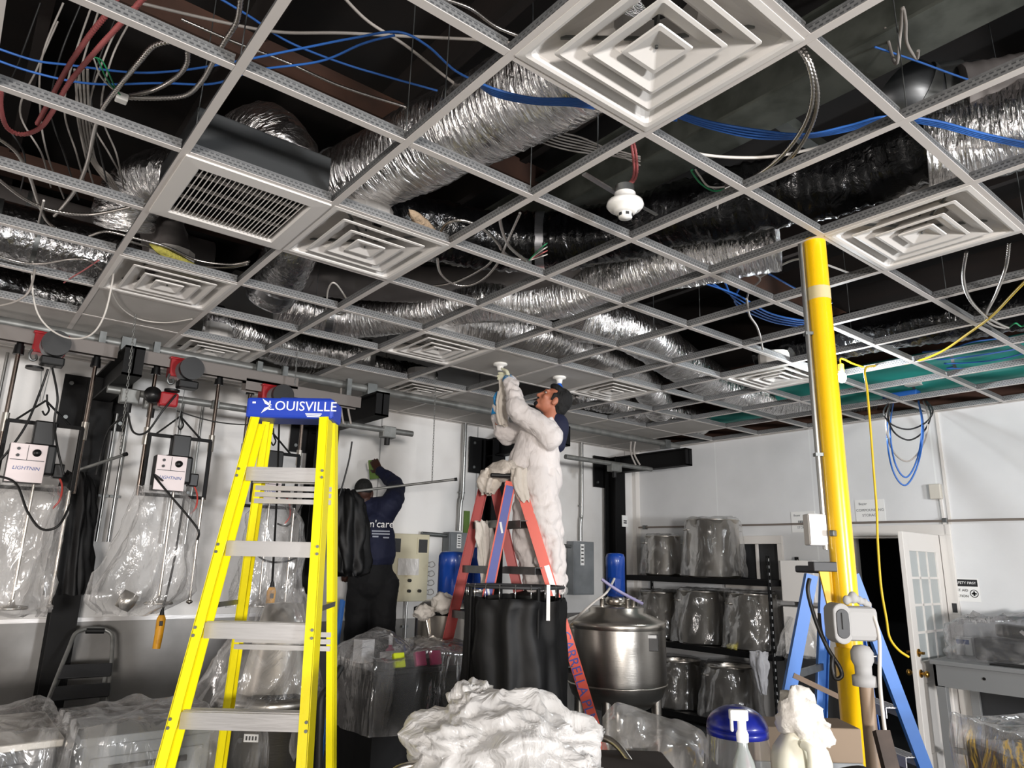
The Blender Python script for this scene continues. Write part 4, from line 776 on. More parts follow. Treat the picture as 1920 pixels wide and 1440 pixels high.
b = MB().beam(st(1, .9) + V(.02, .04, 0), L0 + V(.02, .3, 0), .02, .02).beam(st(0, .9) + V(-.02, .04, 0), R0 + V(-.02, .3, 0), .02, .02); b.build('rear_leg', 'galv_pipe', t)
# ================================================================== ladders
RTH = V(RT.x, RT.y, 0).normalized()
def rail(b, p, q, inward, fl=.034, wb=.078, th=.005):
    p = Vector(p); q = Vector(q); d = (q - p).normalized(); i = Vector(inward); i = (i - d * i.dot(d)).normalized(); n = d.cross(i)
    R = Matrix((d, i, n)).transposed(); L = (q - p).length; c = (p + q) / 2
    b.box(c, (L, th, wb), R)
    for s in (-1, 1): b.box(c + i * (fl / 2) + n * s * (wb / 2 - th / 2), (L, fl, th), R)
    return b
def toz(p, q, z):
    p = Vector(p); q = Vector(q); return p + (q - p) * ((z - p.z) / (q.z - p.z))
def tread(b, l, r, depth, h=.022, lip=.055, fwd=None):
    """ribbed step: flat top with a front lip and a back lip"""
    l = Vector(l); r = Vector(r); d = (r - l).normalized(); f = Vector(fwd); f = (f - d * f.dot(d)).normalized(); u = d.cross(f) if d.cross(f).z > 0 else -d.cross(f)
    R = Matrix((d, f, u)).transposed(); L = (r - l).length; c = (l + r) / 2
    b.box(c + f * (depth / 2), (L, depth, .004), R).box(c - u * (lip / 2), (L, .004, lip), R).box(c + f * depth - u * (lip / 2), (L, .004, lip), R)
    for k in range(1, 5): b.box(c + f * (depth * k / 5) + u * .003, (L, .004, .004), R)
    return b
# tall yellow stepladder
ct = hv(553, 772, 3.03)
t = thing('stepladder', 'tall yellow stepladder with blue cap in the left foreground', 'stepladder', V(ct.x, ct.y, 0), math.atan2(RTH.y, RTH.x))
rails = {}
for nm, (a, bq, d0, d1, inw) in {'fl': ((477, 788), (300, 1440), 2.99, 2.74, RTH), 'fr': ((619, 788), (580, 1440), 2.99, 2.74, -RTH), 'bl': ((497, 790), (407, 1440), 3.07, 3.34, RTH), 'br': ((630, 790), (627, 1440), 3.07, 3.34, -RTH)}.items():
    p, q = hv(*a, d0), hv(*bq, d1); q = toz(p, q, 0.03); rails[nm] = (p, q)
    b = rail(MB(), p, q, inw, .036 if nm[0] == 'f' else .03, .085 if nm[0] == 'f' else .055); o = b.build('front_rail' if nm[0] == 'f' else 'rear_rail', 'yellow_ladder', t)
    MB().beam(toz(p, q, .09), toz(p, q, 0.0), .095, .05, FH).build('foot', 'black_rubber', o)
def rp(nm, z): return toz(*rails[nm], z)
zs = [on(2, 0, 0, 0)] if 0 else []
def zfront(y):   # height on the front frame seen at pixel row y
    p, q = rails['fl']; lo, hi = 0, 3
    for _ in range(40):
        m_ = (lo + hi) / 2; w = toz(p, q, m_) - CAM; py = 720 - FPX * w.dot(UP) / w.dot(FW)
        lo, hi = (m_, hi) if py > y else (lo, m_)
    return lo
z1, z4 = zfront(876), zfront(1336); dz = (z1 - z4) / 3
for k in range(7):
    z = z1 - k * dz
    if z < .1: break
    b = tread(MB(), rp('fl', z) + RTH * .022, rp('fr', z) - RTH * .022, .085, fwd=FH); o = b.build('step', 'aluminium', t)
    for nm, s in (('fl', -.008), ('fr', .008)):
        for dzz in (-.012, -.04): MB().cyl(rp(nm, z + dzz) + RTH * (-s) - FH * .045, rp(nm, z + dzz) + RTH * (-s) - FH * .05, .006, 8).build('rivet', 'galv', o)
for z in (z1 - .07, z1 - .07 - 2 * dz, z1 - .07 - 4 * dz):
    l, r = rp('bl', z), rp('br', z); b = MB()
    for u in (0, .028, .056): b.beam(l + RTH * .01 - FH * .025 + V(0, 0, -u), r - RTH * .01 - FH * .025 + V(0, 0, -u), .016, .02)
    b.build('rear_brace', 'aluminium', t)
for nm in ('l', 'r'):
    a, bq = rp('f' + nm, z1 - .55), rp('b' + nm, z1 - .55); MB().beam(a, bq, .02, .004, RTH).build('spreader', 'galv', t)
cw, ch, cdp = .372, .088, .16
Rc = Matrix((RTH, FH, V(0, 0, 1))).transposed()
b = MB().box(ct + V(0, 0, .0), (cw, cdp, ch), Rc); cap = b.build('top_cap', 'blue_cap', t, bevel=.012)
MB().box(ct + RTH * .06 + V(0, 0, ch / 2), (.22, .12, .012), Rc).build('tool_tray', 'blue_cap', cap, bevel=.005)
fo = ct - FH * (cdp / 2 + .0015)
text_mb('LOUISVILLE', .058, fo + RTH * .055 + V(0, 0, .006), RTH, (0, 0, 1)).build('lettering', 'white_print', cap)
b = MB()
for s in (1, -1): b.prism([fo - RTH * .118 + V(0, 0, .006 + s * .032), fo - RTH * .075 + V(0, 0, .006 + s * .004), fo - RTH * .09 + V(0, 0, .006 + s * .003), fo - RTH * .105 + V(0, 0, .006 + s * .009)], FH * -.001)
for k in range(3): b.box(fo + RTH * (.105 + .0) + V(0, 0, -.024 - k * .006), (.07 - .008 * k, .001, .004), Rc)
b.box(fo - RTH * .152 + V(0, 0, .02), (.014, .001, .008), Rc); b.build('logo', 'white_print', cap)
# orange stepladder the worker stands on, seen from its side
DN, DF = 4.86, 5.22
ot = hv(940, 893, 5.05)
t = thing('stepladder', 'orange stepladder with blue labels carrying the worker in white coveralls', 'stepladder', V(ot.x, ot.y, 0))
rails = {}
for nm, (a, bq, d, inw, m_) in {'nl': ((958, 903), (920, 1090), DN, FH, 'orange_rail'), 'nr': ((976, 912), (1105, 1330), DN, FH, 'orange_rail'), 'fl': ((909, 905), (842, 1190), DF, -FH, 'red_rail'), 'fr': ((925, 903), (968, 1092), DF, -FH, 'red_rail')}.items():
    p, q = hv(*a, d), hv(*bq, d); q = toz(p, q, .02); rails[nm] = (p, q); o = rail(MB(), p, q, inw, .03, .072).build('front_rail' if nm[1] == 'r' else 'rear_rail', m_, t)
    MB().beam(toz(p, q, .08), toz(p, q, 0), .09, .04, FH).build('foot', 'black_rubber', o)
    dv = (q - p).normalized(); yv = FH.cross(dv); yv = yv if yv.dot(RTH) > 0 else -yv
    if nm == 'nl':
        L = (q - p).length; MB().beam(p + dv * .03 - FH * .004, p + dv * .95 - FH * .004, .052, .002, FH).build('blue_label', 'blue_label', o)
        b = MB()
        for s in (.28, .7): b.beam(p + dv * s - FH * .0055 - yv * .015, p + dv * (s + .07) - FH * .0055 + yv * .012, .014, .001, FH)
        b.build('label_mark', 'white_print', o)
    if nm == 'nr':
        p0 = hv(1058, 1184, DN) - FH * .004; txt = text_mb('CARRELLA PLMG', .086, p0, dv, yv, .001, 'LEFT'); txt.build('lettering', 'blue_label', o)
        MB().beam(p + dv * .55 - FH * .005 + yv * .01, p + dv * .9 - FH * .005 + yv * .01, .035, .001, FH).build('white_label', 'white_print', o)
def op(nm, z): return toz(*rails[nm], z)
for k in range(7):
    z = ot.z - .32 - k * .305
    if z < .15: break
    b = tread(MB(), op('nr', z) + FH * .012, op('fr', z) - FH * .012, .085, lip=.045, fwd=-RTH); b.build('step', 'galv', t)
    if k % 1 == 0: b = MB(); b.beam(op('nl', z - .02) + FH * .01, op('fl', z - .02) - FH * .01, .03, .05); b.build('rear_brace', 'galv', t)
MB().box(ot + V(0, 0, -.012), (.15, .34, .03), Matrix.Rotation(math.atan2(RTH.y, RTH.x), 3, 'Z')).build('top_cap', 'black_plastic', t, bevel=.012)
def rag(c, sx, sy, sz, m, lab, seed, cat='rag', hang=None, name='cleaning_rag'):
    b = MB(); rs = []; n = 30
    for i in range(13):
        th = PI * i / 12; row = []
        for k in range(n):
            a = 2 * PI * k / n; d = V(math.sin(th) * math.cos(a), math.sin(th) * math.sin(a), math.cos(th)); w = 1 + .38 * nz(d * 1.7, 1.0, seed) + .28 * nz(d * 4.1, 1.0, seed + 2)
            row.append(Vector(c) + V(d.x * sx * w, d.y * sy * w, d.z * sz * w))
        rs.append(row)
    b.rings(rs); return tag(b.build(name, m), lab, cat)
rag(ot + V(-.0, 0, .025) - FH * .03, .1, .17, .07, 'rag', 'crumpled beige rag lying over the top of the orange ladder', 31)
p = hv(920, 925, 4.95); tag(bag([(ot - RTH * .06 + V(0, 0, .04), .07, .09), (ot - RTH * .085 + V(0, -0, -.05), .07, .09), (ot - RTH * .09 + V(0, 0, -.13), .035, .05)], 6, .2, 3, 50).build('work_glove', 'rag'), 'beige cloth end hanging from the left of the orange ladder top', 'rag')
tag(bag([(op('nr', ot.z - .06) + V(0, 0, .09), .05, .05), (op('nr', ot.z - .08), .055, .05), (op('nr', ot.z - .19), .035, .035)], 5, .18, 8, 50).build('cleaning_rag', 'rag'), 'beige cloth end wrapped on the right rail of the orange ladder', 'rag')
p = hv(903, 985, 5.0); tag(bag([(p + V(0, 0, .03), .05, .03), (p + V(.03, 0, -.06), .06, .035), (p + V(.05, 0, -.22), .05, .03), (p + V(.06, 0, -.4), .035, .025)], 4, .25, 9, 50).build('cleaning_rag', 'rag_white'), 'white rag hanging from the brace of the orange ladder', 'rag')
# blue stepladder behind the yellow column
DN, DF = 3.86, 4.25
t = thing('stepladder', 'blue stepladder standing behind the yellow column', 'stepladder', V(hv(1560, 1100, 4.05).x, hv(1560, 1100, 4.05).y, 0)); rails = {}
for nm, (a, bq, d, inw) in {'nl': ((1523, 1078), (1479, 1310), DN, FH), 'nr': ((1600, 1078), (1737, 1440), DN, FH), 'fl': ((1546, 1078), (1537, 1345), DF, -FH), 'fr': ((1592, 1078), (1640, 1400), DF, -FH)}.items():
    p, q = hv(*a, d), hv(*bq, d); q = toz(p, q, .02); rails[nm] = (p, q); o = rail(MB(), p, q, inw, .03, .062).build('front_rail' if nm[1] == 'r' else 'rear_rail', 'blue_ladder', t); MB().beam(toz(p, q, .07), toz(p, q, 0), .08, .04, FH).build('foot', 'black_rubber', o)
zt = hv(1560, 1070, DN).z
MB().box(hv(1546, 1068, 4.05), (.17, .42, .04), Matrix.Rotation(math.atan2(RTH.y, RTH.x), 3, 'Z')).build('top_cap', 'dark_grey', t, bevel=.01)
for z in (hv(1640, 1228, 3.95).z, hv(1665, 1322, 3.95).z, hv(1690, 1412, 3.95).z, hv(1690, 1412, 3.95).z - .29):
    k = 1
    if z < .1: break
    tread(MB(), op('nr', z) + FH * .01, op('fr', z) - FH * .01, .085, lip=.05, fwd=-RTH).build('step', 'aluminium', t)
    MB().beam(op('nl', z - .1) + FH * .005, op('fl', z - .1) - FH * .005, .02, .035).build('rear_brace', 'galv', t)
for s in (1, ): MB().beam(op('nl', hv(1490, 1266, DN).z), op('nl', zt - .62).lerp(op('nr', zt - .62), .45), .025, .012, FH).build('spreader', mat('rusty', '6b5a4c', .6, .4), t)
# ================================================================== people
def capsule(b, nodes, seg=18, n=6, sq=1.0):
    ps = spline([p for p, r in nodes], n); rr = []
    for i in range(len(ps)):
        t_ = i / n; k = min(int(t_), len(nodes) - 2); f = t_ - k; f = f * f * (3 - 2 * f); rr.append(nodes[k][1] * (1 - f) + nodes[k + 1][1] * f)
    d0 = (ps[0] - ps[1]).normalized(); d1 = (ps[-1] - ps[-2]).normalized()
    hp = []; hr = []
    for an in (80, 60, 35, 15): hp.append(ps[0] + d0 * rr[0] * math.sin(math.radians(an))); hr.append(rr[0] * math.cos(math.radians(an)))
    tp = []; tr = []
    for an in (15, 35, 60, 80): tp.append(ps[-1] + d1 * rr[-1] * math.sin(math.radians(an))); tr.append(rr[-1] * math.cos(math.radians(an)))
    return b.tube(hp + ps + tp, hr + rr + tr, seg, True, None, True, sq)
def ball(b, c, s, R=None, seg=20):
    c = Vector(c); R = R or Matrix.Identity(3); rs = []
    for i in range(1, 12):
        th = PI * i / 12; rs.append([c + R @ V(math.sin(th) * math.cos(2 * PI * k / seg) * s[0], math.sin(th) * math.sin(2 * PI * k / seg) * s[1], math.cos(th) * s[2]) for k in range(seg)])
    return b.rings(rs, True, True)
def fuse(o, vox, smooth=4, disp=None):
    r = o.modifiers.new('remesh', 'REMESH'); r.mode = 'VOXEL'; r.voxel_size = vox; r.use_smooth_shade = True
    s = o.modifiers.new('smooth', 'SMOOTH'); s.factor = .5; s.iterations = smooth
    if disp:
        tx = bpy.data.textures.new('folds', 'CLOUDS'); tx.noise_scale = disp[0]; tx.noise_depth = 2
        d = o.modifiers.new('folds', 'DISPLACE'); d.texture = tx; d.strength = disp[1]; d.mid_level = .5; d.texture_coords = 'LOCAL'
    return o
def head(b, c, side, f, u, k=1.0):
    """skull, brow, nose, lips, chin, ears; side/f/u = head axes"""
    R = Matrix((side, f, u)).transposed(); c = Vector(c); P = lambda x, y, z: c + R @ (V(x, y, z) * k)
    ball(b, P(0, -.015, .02), (.076 * k, .098 * k, .1 * k), R); ball(b, P(0, .03, -.035), (.06 * k, .068 * k, .082 * k), R)
    ball(b, P(0, .07, -.095), (.03 * k, .026 * k, .024 * k), R); ball(b, P(0, .084, .03), (.052 * k, .018 * k, .016 * k), R)
    capsule(b, [(P(0, .092, .015), .010 * k), (P(0, .108, -.018), .0125 * k), (P(0, .115, -.034), .0155 * k)], 12)
    for s in (-1, 1):
        ball(b, P(s * .014, .1, -.04), (.009 * k, .011 * k, .008 * k), R); ball(b, P(s * .04, .068, -.02), (.024 * k, .02 * k, .024 * k), R)
        ball(b, P(s * .078, -.008, -.012), (.009 * k, .02 * k, .034 * k), R)
    ball(b, P(0, .094, -.062), (.024 * k, .012 * k, .007 * k), R); ball(b, P(0, .092, -.075), (.021 * k, .012 * k, .008 * k), R)
    return P
def hand(b, w, d, n, sgn, curl, k=1.0, spread=.10):
    """w wrist, d finger direction, n palm normal (side the fingers curl to), sgn thumb side"""
    w = Vector(w); d = Vector(d).normalized(); n = Vector(n); n = (n - d * n.dot(d)).normalized(); s = d.cross(n) * sgn
    for i in range(4):
        x = (i - 1.5) * .021
        capsule(b, [(w + d * .005 + s * x * .6, .017 * k), (w + d * .09 * k + s * x, .0125 * k)], 10, 3)
    for i, L in enumerate((.075, .085, .08, .062)):
        x = (1.5 - i) * .021; p = w + d * .09 * k + s * x; dd = (d + s * (1.5 - i) * spread * .3).normalized(); pts = [(p, .0105 * k)]; a = 0
        for j, fr in enumerate((.45, .3, .25)):
            a += curl * (.8, 1.1, .9)[j]; v = dd * math.cos(a) + n * math.sin(a); p = p + v * L * fr * k; pts.append((p, (.0098, .009, .0078)[j] * k))
        capsule(b, pts, 10, 3)
    p = w + d * .025 * k + s * .03; v = (s * .75 + d * .6 + n * .3).normalized(); v2 = (s * .25 + d * .85 + n * .5).normalized()
    capsule(b, [(p - s * .012, .0155 * k), (p + v * .035 * k, .0125 * k), (p + v * .035 * k + v2 * .032 * k, .0105 * k), (p + v * .035 * k + v2 * .056 * k, .0085 * k)], 10, 3)
    return b
# ---- worker in white coveralls, on the orange ladder
DP = 5.05
def h1(x, y, dd=0): return hv(x, y, DP + dd)
base = h1(1018, 1120)
man = thing('person', 'person in white coveralls on the orange ladder reaching up to a ceiling tile', 'person', base)
f = (-RTH * .80 + V(0, 0, .58) - FH * .12).normalized(); u0 = V(0, 0, 1) * .8 + RTH * .58; u = (u0 - f * u0.dot(f)).normalized(); sd = f.cross(u)
hc = h1(1038, 752)
SHn, ELn, WRn = h1(1030, 812, -.17), h1(973, 771, -.2), h1(955, 716, -.14)
SHf, ELf, WRf = h1(1000, 806, .18), h1(947, 812, .2), h1(931, 770, .1)
NK, CH, WA, HP = h1(1031, 792), h1(1014, 828), h1(1003, 868), h1(1005, 902)
KNn, ANn = h1(1026, 1000, -.07), h1(1040, 1098, -.07); KNf, ANf = h1(992, 1000, .12), h1(1000, 1098, .12)
b = MB(); P1 = head(b, hc, sd, f, u)
capsule(b, [(P1(0, -.03, -.06), .058), (NK, .062), (CH, .12), (WA, .12), (HP, .13)])
for sh, el, wr_ in ((SHn, ELn, WRn), (SHf, ELf, WRf)): capsule(b, [(CH.lerp(sh, .6), .08), (sh, .06), (el, .042), (wr_, .028)])
for kn, an in ((KNn, ANn), (KNf, ANf)): capsule(b, [(HP.lerp(kn, .12), .11), (HP.lerp(kn, .4), .088), (kn, .062), (an, .045)])
body = fuse(b.build('body', 'skin', man), .0075, 3)
b = MB(); capsule(b, [(NK + V(0, 0, -.03), .075), (CH + V(0, 0, .02), .165), (CH.lerp(WA, .6), .172), (WA, .175), (HP, .178)], 26)
capsule(b, [(SHn.lerp(SHf, .0) + V(0, 0, -.03), .092), (SHn.lerp(SHf, 1) + V(0, 0, -.03), .09)])
for sh, el, wr_ in ((SHn, ELn, WRn), (SHf, ELf, WRf)):
    capsule(b, [(CH.lerp(sh, .55), .11), (sh, .088), (sh.lerp(el, .55), .084), (el, .076), (el.lerp(wr_, .5), .066), (wr_, .048)])
for kn, an, s in ((KNn, ANn, -1), (KNf, ANf, 1)):
    capsule(b, [(HP + FH * s * .06, .145), (HP.lerp(kn, .5) + FH * s * .04, .125), (kn, .11), (kn.lerp(an, .6), .1), (an, .082)], 22)
suit = fuse(b.build('coverall', 'coverall', man), .011, 3, (.2, .05))
for sc_, st_ in ((.1, .022),):
    tx = bpy.data.textures.new('creases', 'MARBLE'); tx.noise_scale = sc_; tx.turbulence = 9; tx.marble_type = 'SHARP'
    d_ = suit.modifiers.new('creases', 'DISPLACE'); d_.texture = tx; d_.strength = st_; d_.mid_level = .6; d_.texture_coords = 'LOCAL'
s_ = suit.modifiers.new('soften', 'SMOOTH'); s_.iterations = 2
b = MB(); R_ = Matrix((sd, f, u)).transposed(); ball(b, P1(0, -.034, .03), (.084, .094, .1), R_); ball(b, P1(0, -.07, -.02), (.074, .056, .075), R_); ball(b, P1(0, .02, .085), (.066, .07, .035), R_)
for s in (-1, 1): capsule(b, [(P1(s * .075, .025, .03), .014), (P1(s * .077, .022, -.015), .008)], 8)
fuse(b.build('hair', 'hair', man), .007, 2)
b = MB()
for s in (-1, 1): capsule(b, [(P1(s * .018, .096, .034), .006), (P1(s * .05, .085, .036), .005)], 8)
capsule(b, [(P1(-.024, .1, -.054), .005), (P1(0, .106, -.05), .006), (P1(.024, .1, -.054), .005)], 8); ball(b, P1(0, .088, -.094), (.026, .02, .02), R_); b.build('eyebrows_and_beard', 'hair', man)
for s in (-1, 1):
    b = MB(); ball(b, P1(s * .031, .083, .01), (.009, .0095, .007), R_, 14); e = b.build('eye', mat('eye_white', 'a89c94', .4), man); b = MB(); ball(b, P1(s * .031, .0925, .011), (.006, .003, .006), R_, 12); b.build('iris', 'hair', e)
b = MB(); capsule(b, [(P1(0, -.07, -.10), .06), (NK + RTH * .07 + V(0, 0, -.02), .07), (h1(1046, 835), .055)], 16); fuse(b.build('hood', 'navy', man), .01, 2)
L1 = cz(940, 683, HC)
b = hand(MB(), WRn + V(0, 0, .01), (L1 + V(0, 0, -.08)) - WRn, -RTH, 1, .55, 1.08); fuse(b.build('glove', 'glove_cream', man), .0048, 2)
dn = (L1 - WRn).normalized(); MB().tube([WRn - dn * .01, WRn + dn * .02, WRn + dn * .045], [.047, .042, .044], 16).build('glove_cuff', 'glove_blue', man)
b = hand(MB(), WRf + V(0, 0, .0), V(-.05, 0, 1) - RTH * .12, RTH, -1, .7, 1.05); g = fuse(b.build('glove', 'glove_blue', man), .0048, 2)
MB().tube([WRf + V(0, 0, -.03), WRf + V(0, 0, .02)], [.04, .036], 14).build('glove_cuff', 'glove_blue', man)
for an, kn in ((ANn, KNn), (ANf, KNf)):
    b = MB(); d = -RTH; capsule(b, [(an + V(0, 0, -.05), .055), (an + V(0, 0, -.085) + d * .06, .05), (an + V(0, 0, -.095) + d * .15, .042)], 14); fuse(b.build('shoe', 'black_rubber', man), .008, 2)
q_ = WRf + V(0, 0, .08); tag(bag([(q_ + RTH * .03 - FH * .1 + V(0, 0, .16), .022, .02), (q_ + RTH * .05 - FH * .1 + V(0, 0, .07), .035, .025), (q_ + RTH * .035 - FH * .08 + V(0, 0, -.04), .04, .03), (q_ + RTH * .055 - FH * .05 + V(0, 0, -.2), .035, .02)], 4, .22, 13, 40).build('cleaning_rag', 'rag'), 'beige rag dangling from the blue gloved hand of the worker', 'rag')
# lampholders under the tiles
def holder(c, lab, bulb):
    t = thing('lampholder', lab, 'lampholder', c); MB().lathe([(.05, .003), (.056, -.004), (.052, -.014), (.03, -.02), (.024, -.03), (.022, -.055), (.001, -.056)], c, 26).build('porcelain_body', 'porcelain', t)
    if bulb: MB().lathe([(.014, -.05), (.018, -.062), (.029, -.085), (.031, -.105), (.022, -.128), (.001, -.137)], c, 22).build('bulb', 'blue_glass', t)
holder(cz(1049, 707, HC + .002), 'white porcelain lampholder with a blue bulb right above the head of the worker', True); holder(cz(938, 682, HC + .002), 'white porcelain lampholder in the gloved hand of the worker', False)
# ---- dark dressed worker wiping the wall
DP = 6.3
base = h1(700, 1200); step_z = .58
pl = thing('stepladder', 'low blue step ladder under the dark dressed worker wiping the wall', 'stepladder', V(base.x, base.y, 0))
c = V(base.x, base.y, 0)
MB().box(c + V(0, 0, step_z - .02), (.5, .36, .04), Rc).build('platform', 'aluminium', pl, bevel=.005)
MB().box(c - FH * .3 + V(0, 0, .3), (.5, .12, .03), Rc).build('step', 'aluminium', pl)
for s in (-1, 1):
    rail(MB(), c + RTH * .27 * s - FH * .12 + V(0, 0, step_z + .75 if s < 0 else step_z), c + RTH * .3 * s - FH * .4, -RTH * s, .03, .06).build('front_rail', 'blue_ladder', pl); rail(MB(), c + RTH * .27 * s + FH * .14 + V(0, 0, step_z), c + RTH * .28 * s + FH * .3, -RTH * s, .03, .05).build('rear_rail', 'blue_ladder', pl)
man = thing('person', 'person in navy sweatshirt and black trousers wiping the wall with a green cloth', 'person', c + V(0, 0, step_z))
hc = h1(682, 924); f = FH.copy(); u = (V(0, 0, 1) - FH * .05).normalized(); f = (f - u * f.dot(u)).normalized(); sd = f.cross(u)
NK, CH, WA, HP = h1(692, 948), h1(698, 980), h1(702, 1040), h1(700, 1082)
SHr, ELr, WRr = h1(735, 940), h1(742, 912, .28), h1(712, 884, .42)
SHl, ELl, WRl = h1(655, 948), h1(636, 1010, .1), h1(650, 1060, .3)
zf = step_z + .09
b = MB(); P2 = head(b, hc, sd, f, u, 1.0); capsule(b, [(P2(0, -.02, -.07), .058), (NK, .065), (CH, .13), (WA, .135), (HP, .14)], 24)
for sh, el, wr_ in ((SHr, ELr, WRr), (SHl, ELl, WRl)): capsule(b, [(CH.lerp(sh, .7), .08), (sh, .062), (el, .045), (wr_, .03)])
KN = {}
for s in (-1, 1):
    kn = HP + RTH * s * .11; kn.z = step_z + .5; an = kn + RTH * .01; an.z = zf; KN[s] = (kn, an); capsule(b, [(HP + RTH * s * .08, .1), (kn, .062), (an, .045)])
hand(b, WRr, (h1(702, 866, .47) - WRr), FH, 1, .15); hand(b, WRl, V(0, 0, -1), FH, -1, .5)
fuse(b.build('body', 'dark_skin', man), .0065, 2)
b = MB(); ball(b, P2(0, -.02, .035), (.08, .098, .092), Matrix((sd, f, u)).transposed()); fuse(b.build('hair', 'hair', man), .007, 2)
b = MB(); capsule(b, [(NK + V(0, 0, -.01), .08), (CH + V(0, 0, .0), .17), (CH.lerp(WA, .5), .185), (WA + V(0, 0, .01), .185)], 26)
capsule(b, [(SHr + V(0, 0, -.04), .085), (SHl + V(0, 0, -.04), .085)])
for sh, el, wr_ in ((SHr, ELr, WRr), (SHl, ELl, WRl)): capsule(b, [(CH.lerp(sh, .6), .13), (sh, .095), (el, .075), (wr_, .048)])
fuse(b.build('sweatshirt', 'navy', man), .011, 3, (.12, .035))
b = MB(); capsule(b, [(WA.lerp(HP, .55), .16), (HP + V(0, 0, -.04), .18)], 26)
for s in (-1, 1): kn, an = KN[s]; capsule(b, [(HP + RTH * s * .085 + V(0, 0, -.05), .135), (kn, .1), (an + V(0, 0, .05), .085)], 22)
fuse(b.build('trousers', 'black_trouser', man), .011, 3, (.12, .03))
for s in (-1, 1): kn, an = KN[s]; b = MB(); capsule(b, [(an + V(0, 0, -.03), .05), (an + V(0, 0, -.045) + FH * .14, .04)], 14); fuse(b.build('shoe', 'black_rubber', man), .008, 2)
o_ = h1(716, 983, -.212); text_mb("n'care", .085, o_, RTH, (0.05, 0, 1)).build('back_print', 'white_print', man)
b = MB()
for k, w_ in enumerate((.15, .15, .05, .05)):
    b.box(h1(714 if k < 2 else (704 if k == 2 else 724), 996 + 5 * min(k, 2) + (2 if k == 3 else 0), -.213), (w_, .001, .012), Rc)
b.build('back_print_lines', mat('print_grey', '9aa0ad', .6), man)
tag(MB().beam(h1(700, 862, .505), h1(703, 898, .505), .1, .012, FH).build('cleaning_cloth', 'rag_green', bevel=.004), 'green cleaning cloth under the raised hand of the dark dressed worker', 'cloth')
tag(MB().beam(h1(692, 866, .51), h1(694, 880, .51), .05, .012, FH).build('paper_towel', 'rag_white', bevel=.004), 'scrap of white towel beside the green cleaning cloth', 'cloth')
# ================================================================== column, shelving, right wall
def film_box(lo, hi, drop, seed, m='film_clear', top_amp=.03, amp=.03, rz=0, flare=.04, n=30, top_fn=None):
    """a film sheet thrown over a box: wrinkled top, pleated hanging sides"""
    lo = Vector(lo); hi = Vector(hi); c = (lo + hi) / 2; hx, hy = (hi.x - lo.x) / 2, (hi.y - lo.y) / 2; R = Matrix.Rotation(rz, 3, 'Z'); per = []
    for k in range(n): per.append((-hx + 2 * hx * k / n, -hy))
    for k in range(n): per.append((hx, -hy + 2 * hy * k / n))
    for k in range(n): per.append((hx - 2 * hx * k / n, hy))
    for k in range(n): per.append((-hx, hy - 2 * hy * k / n))
    rs = []
    for s in (.02, .2, .4, .6, .8, .93, 1.0):
        row = []
        for x, y in per:
            p = V(x * s, y * s, 0); z = hi.z + .012 + top_amp * (nz((p.x * 5, p.y * 5, 0), 1, seed) + .6 * nz((p.x * 14, p.y * 14, 1), 1, seed)) * (1 if s < 1 else .4) + (top_fn(p.x, p.y) if top_fn else 0)
            w = c + R @ p; row.append(V(w.x, w.y, z))
        rs.append(row)
    L = len(per)
    for i in range(1, 13):
        t = i / 12; row = []
        for k, (x, y) in enumerate(per):
            a = 2 * PI * k / L; d = V(x / hx, y / hy, 0); d.normalize()
            w = (flare * t + .012) + amp * t * (math.sin(k * .55 + 2 * nz((k * .06, t, 0), 1, seed)) * .6 + 1.4 * nz((k * .13, t * 2.2, seed), 1, 0)) + amp * .5 * nz((k * .3, t * 6, seed + 3), 1, 0)
            p = c + R @ (V(x, y, 0) + d * w); row.append(V(p.x, p.y, hi.z - drop * t * (1 + .12 * nz((k * .05, 0, seed), 1, 1))))
        rs.append(row)
    return MB().rings(rs).build('plastic_sheet', m)
# yellow column
cx, cy = 2.48, -1.16
t = thing('yellow_column', 'yellow painted round steel column right of centre', 'column', (cx, cy, 0))
b = MB().tube([V(cx, cy, 0), V(cx, cy, 3.16)], .049, 32); b.build('pipe', 'yellow_paint', t)
MB().tube([V(cx, cy, 0), V(cx, cy, 1.36), V(cx, cy, 1.365)], [.06, .06, .05], 32).build('sleeve', 'yellow_paint', t)
MB().tube([V(cx, cy, 2.86), V(cx, cy, 2.92)], .0505, 32).build('tape_band', mat('old_tape', 'c9b98c', .7), t)
k_ = Vector((cx, cy, 0)) - FH * .049
MB().box(hv(1562, 1000, 2.985), (.03, .02, .025)).build('clamp', 'galv', t, bevel=.004)
p = hv(1536, 1110, 3.06); b = MB(); b.prism([V(cx, cy, 1.3) - RTH * .04, V(cx, cy, 1.66) - RTH * .1, V(cx, cy, 1.66) - RTH * .04], FH * .012); b.build('gusset', 'yellow_paint', t)
MB().box(V(cx, cy, 1.68) - RTH * .085, (.1, .06, .04), Rc).build('gusset_cap', 'dark_grey', t, bevel=.004)
t = thing('wall_conduit', 'shiny steel conduit running down the left side of the yellow column', 'conduit', (cx, cy, 1.8)); q_ = V(cx, cy, 0) - RTH * .066
MB().tube([q_ + V(0, 0, 1.75), q_ + V(0, 0, 3.14)], .0115, 12).build('tube', 'conduit', t)
for z in (2.15, 2.7): MB().box(q_ + V(0, 0, z) + RTH * .01, (.05, .03, .014), Rc).build('strap', 'galv', t)
c = V(cx, cy, 1.83) - RTH * .105; t = thing('outlet_box', 'pale outlet box at the bottom of the column conduit', 'electrical box', c); MB().box(c, (.075, .06, .13), Rc).build('body', 'white_enamel', t, bevel=.006); MB().box(c - FH * .032, (.07, .006, .12), Rc).build('cover', 'white_enamel', t)
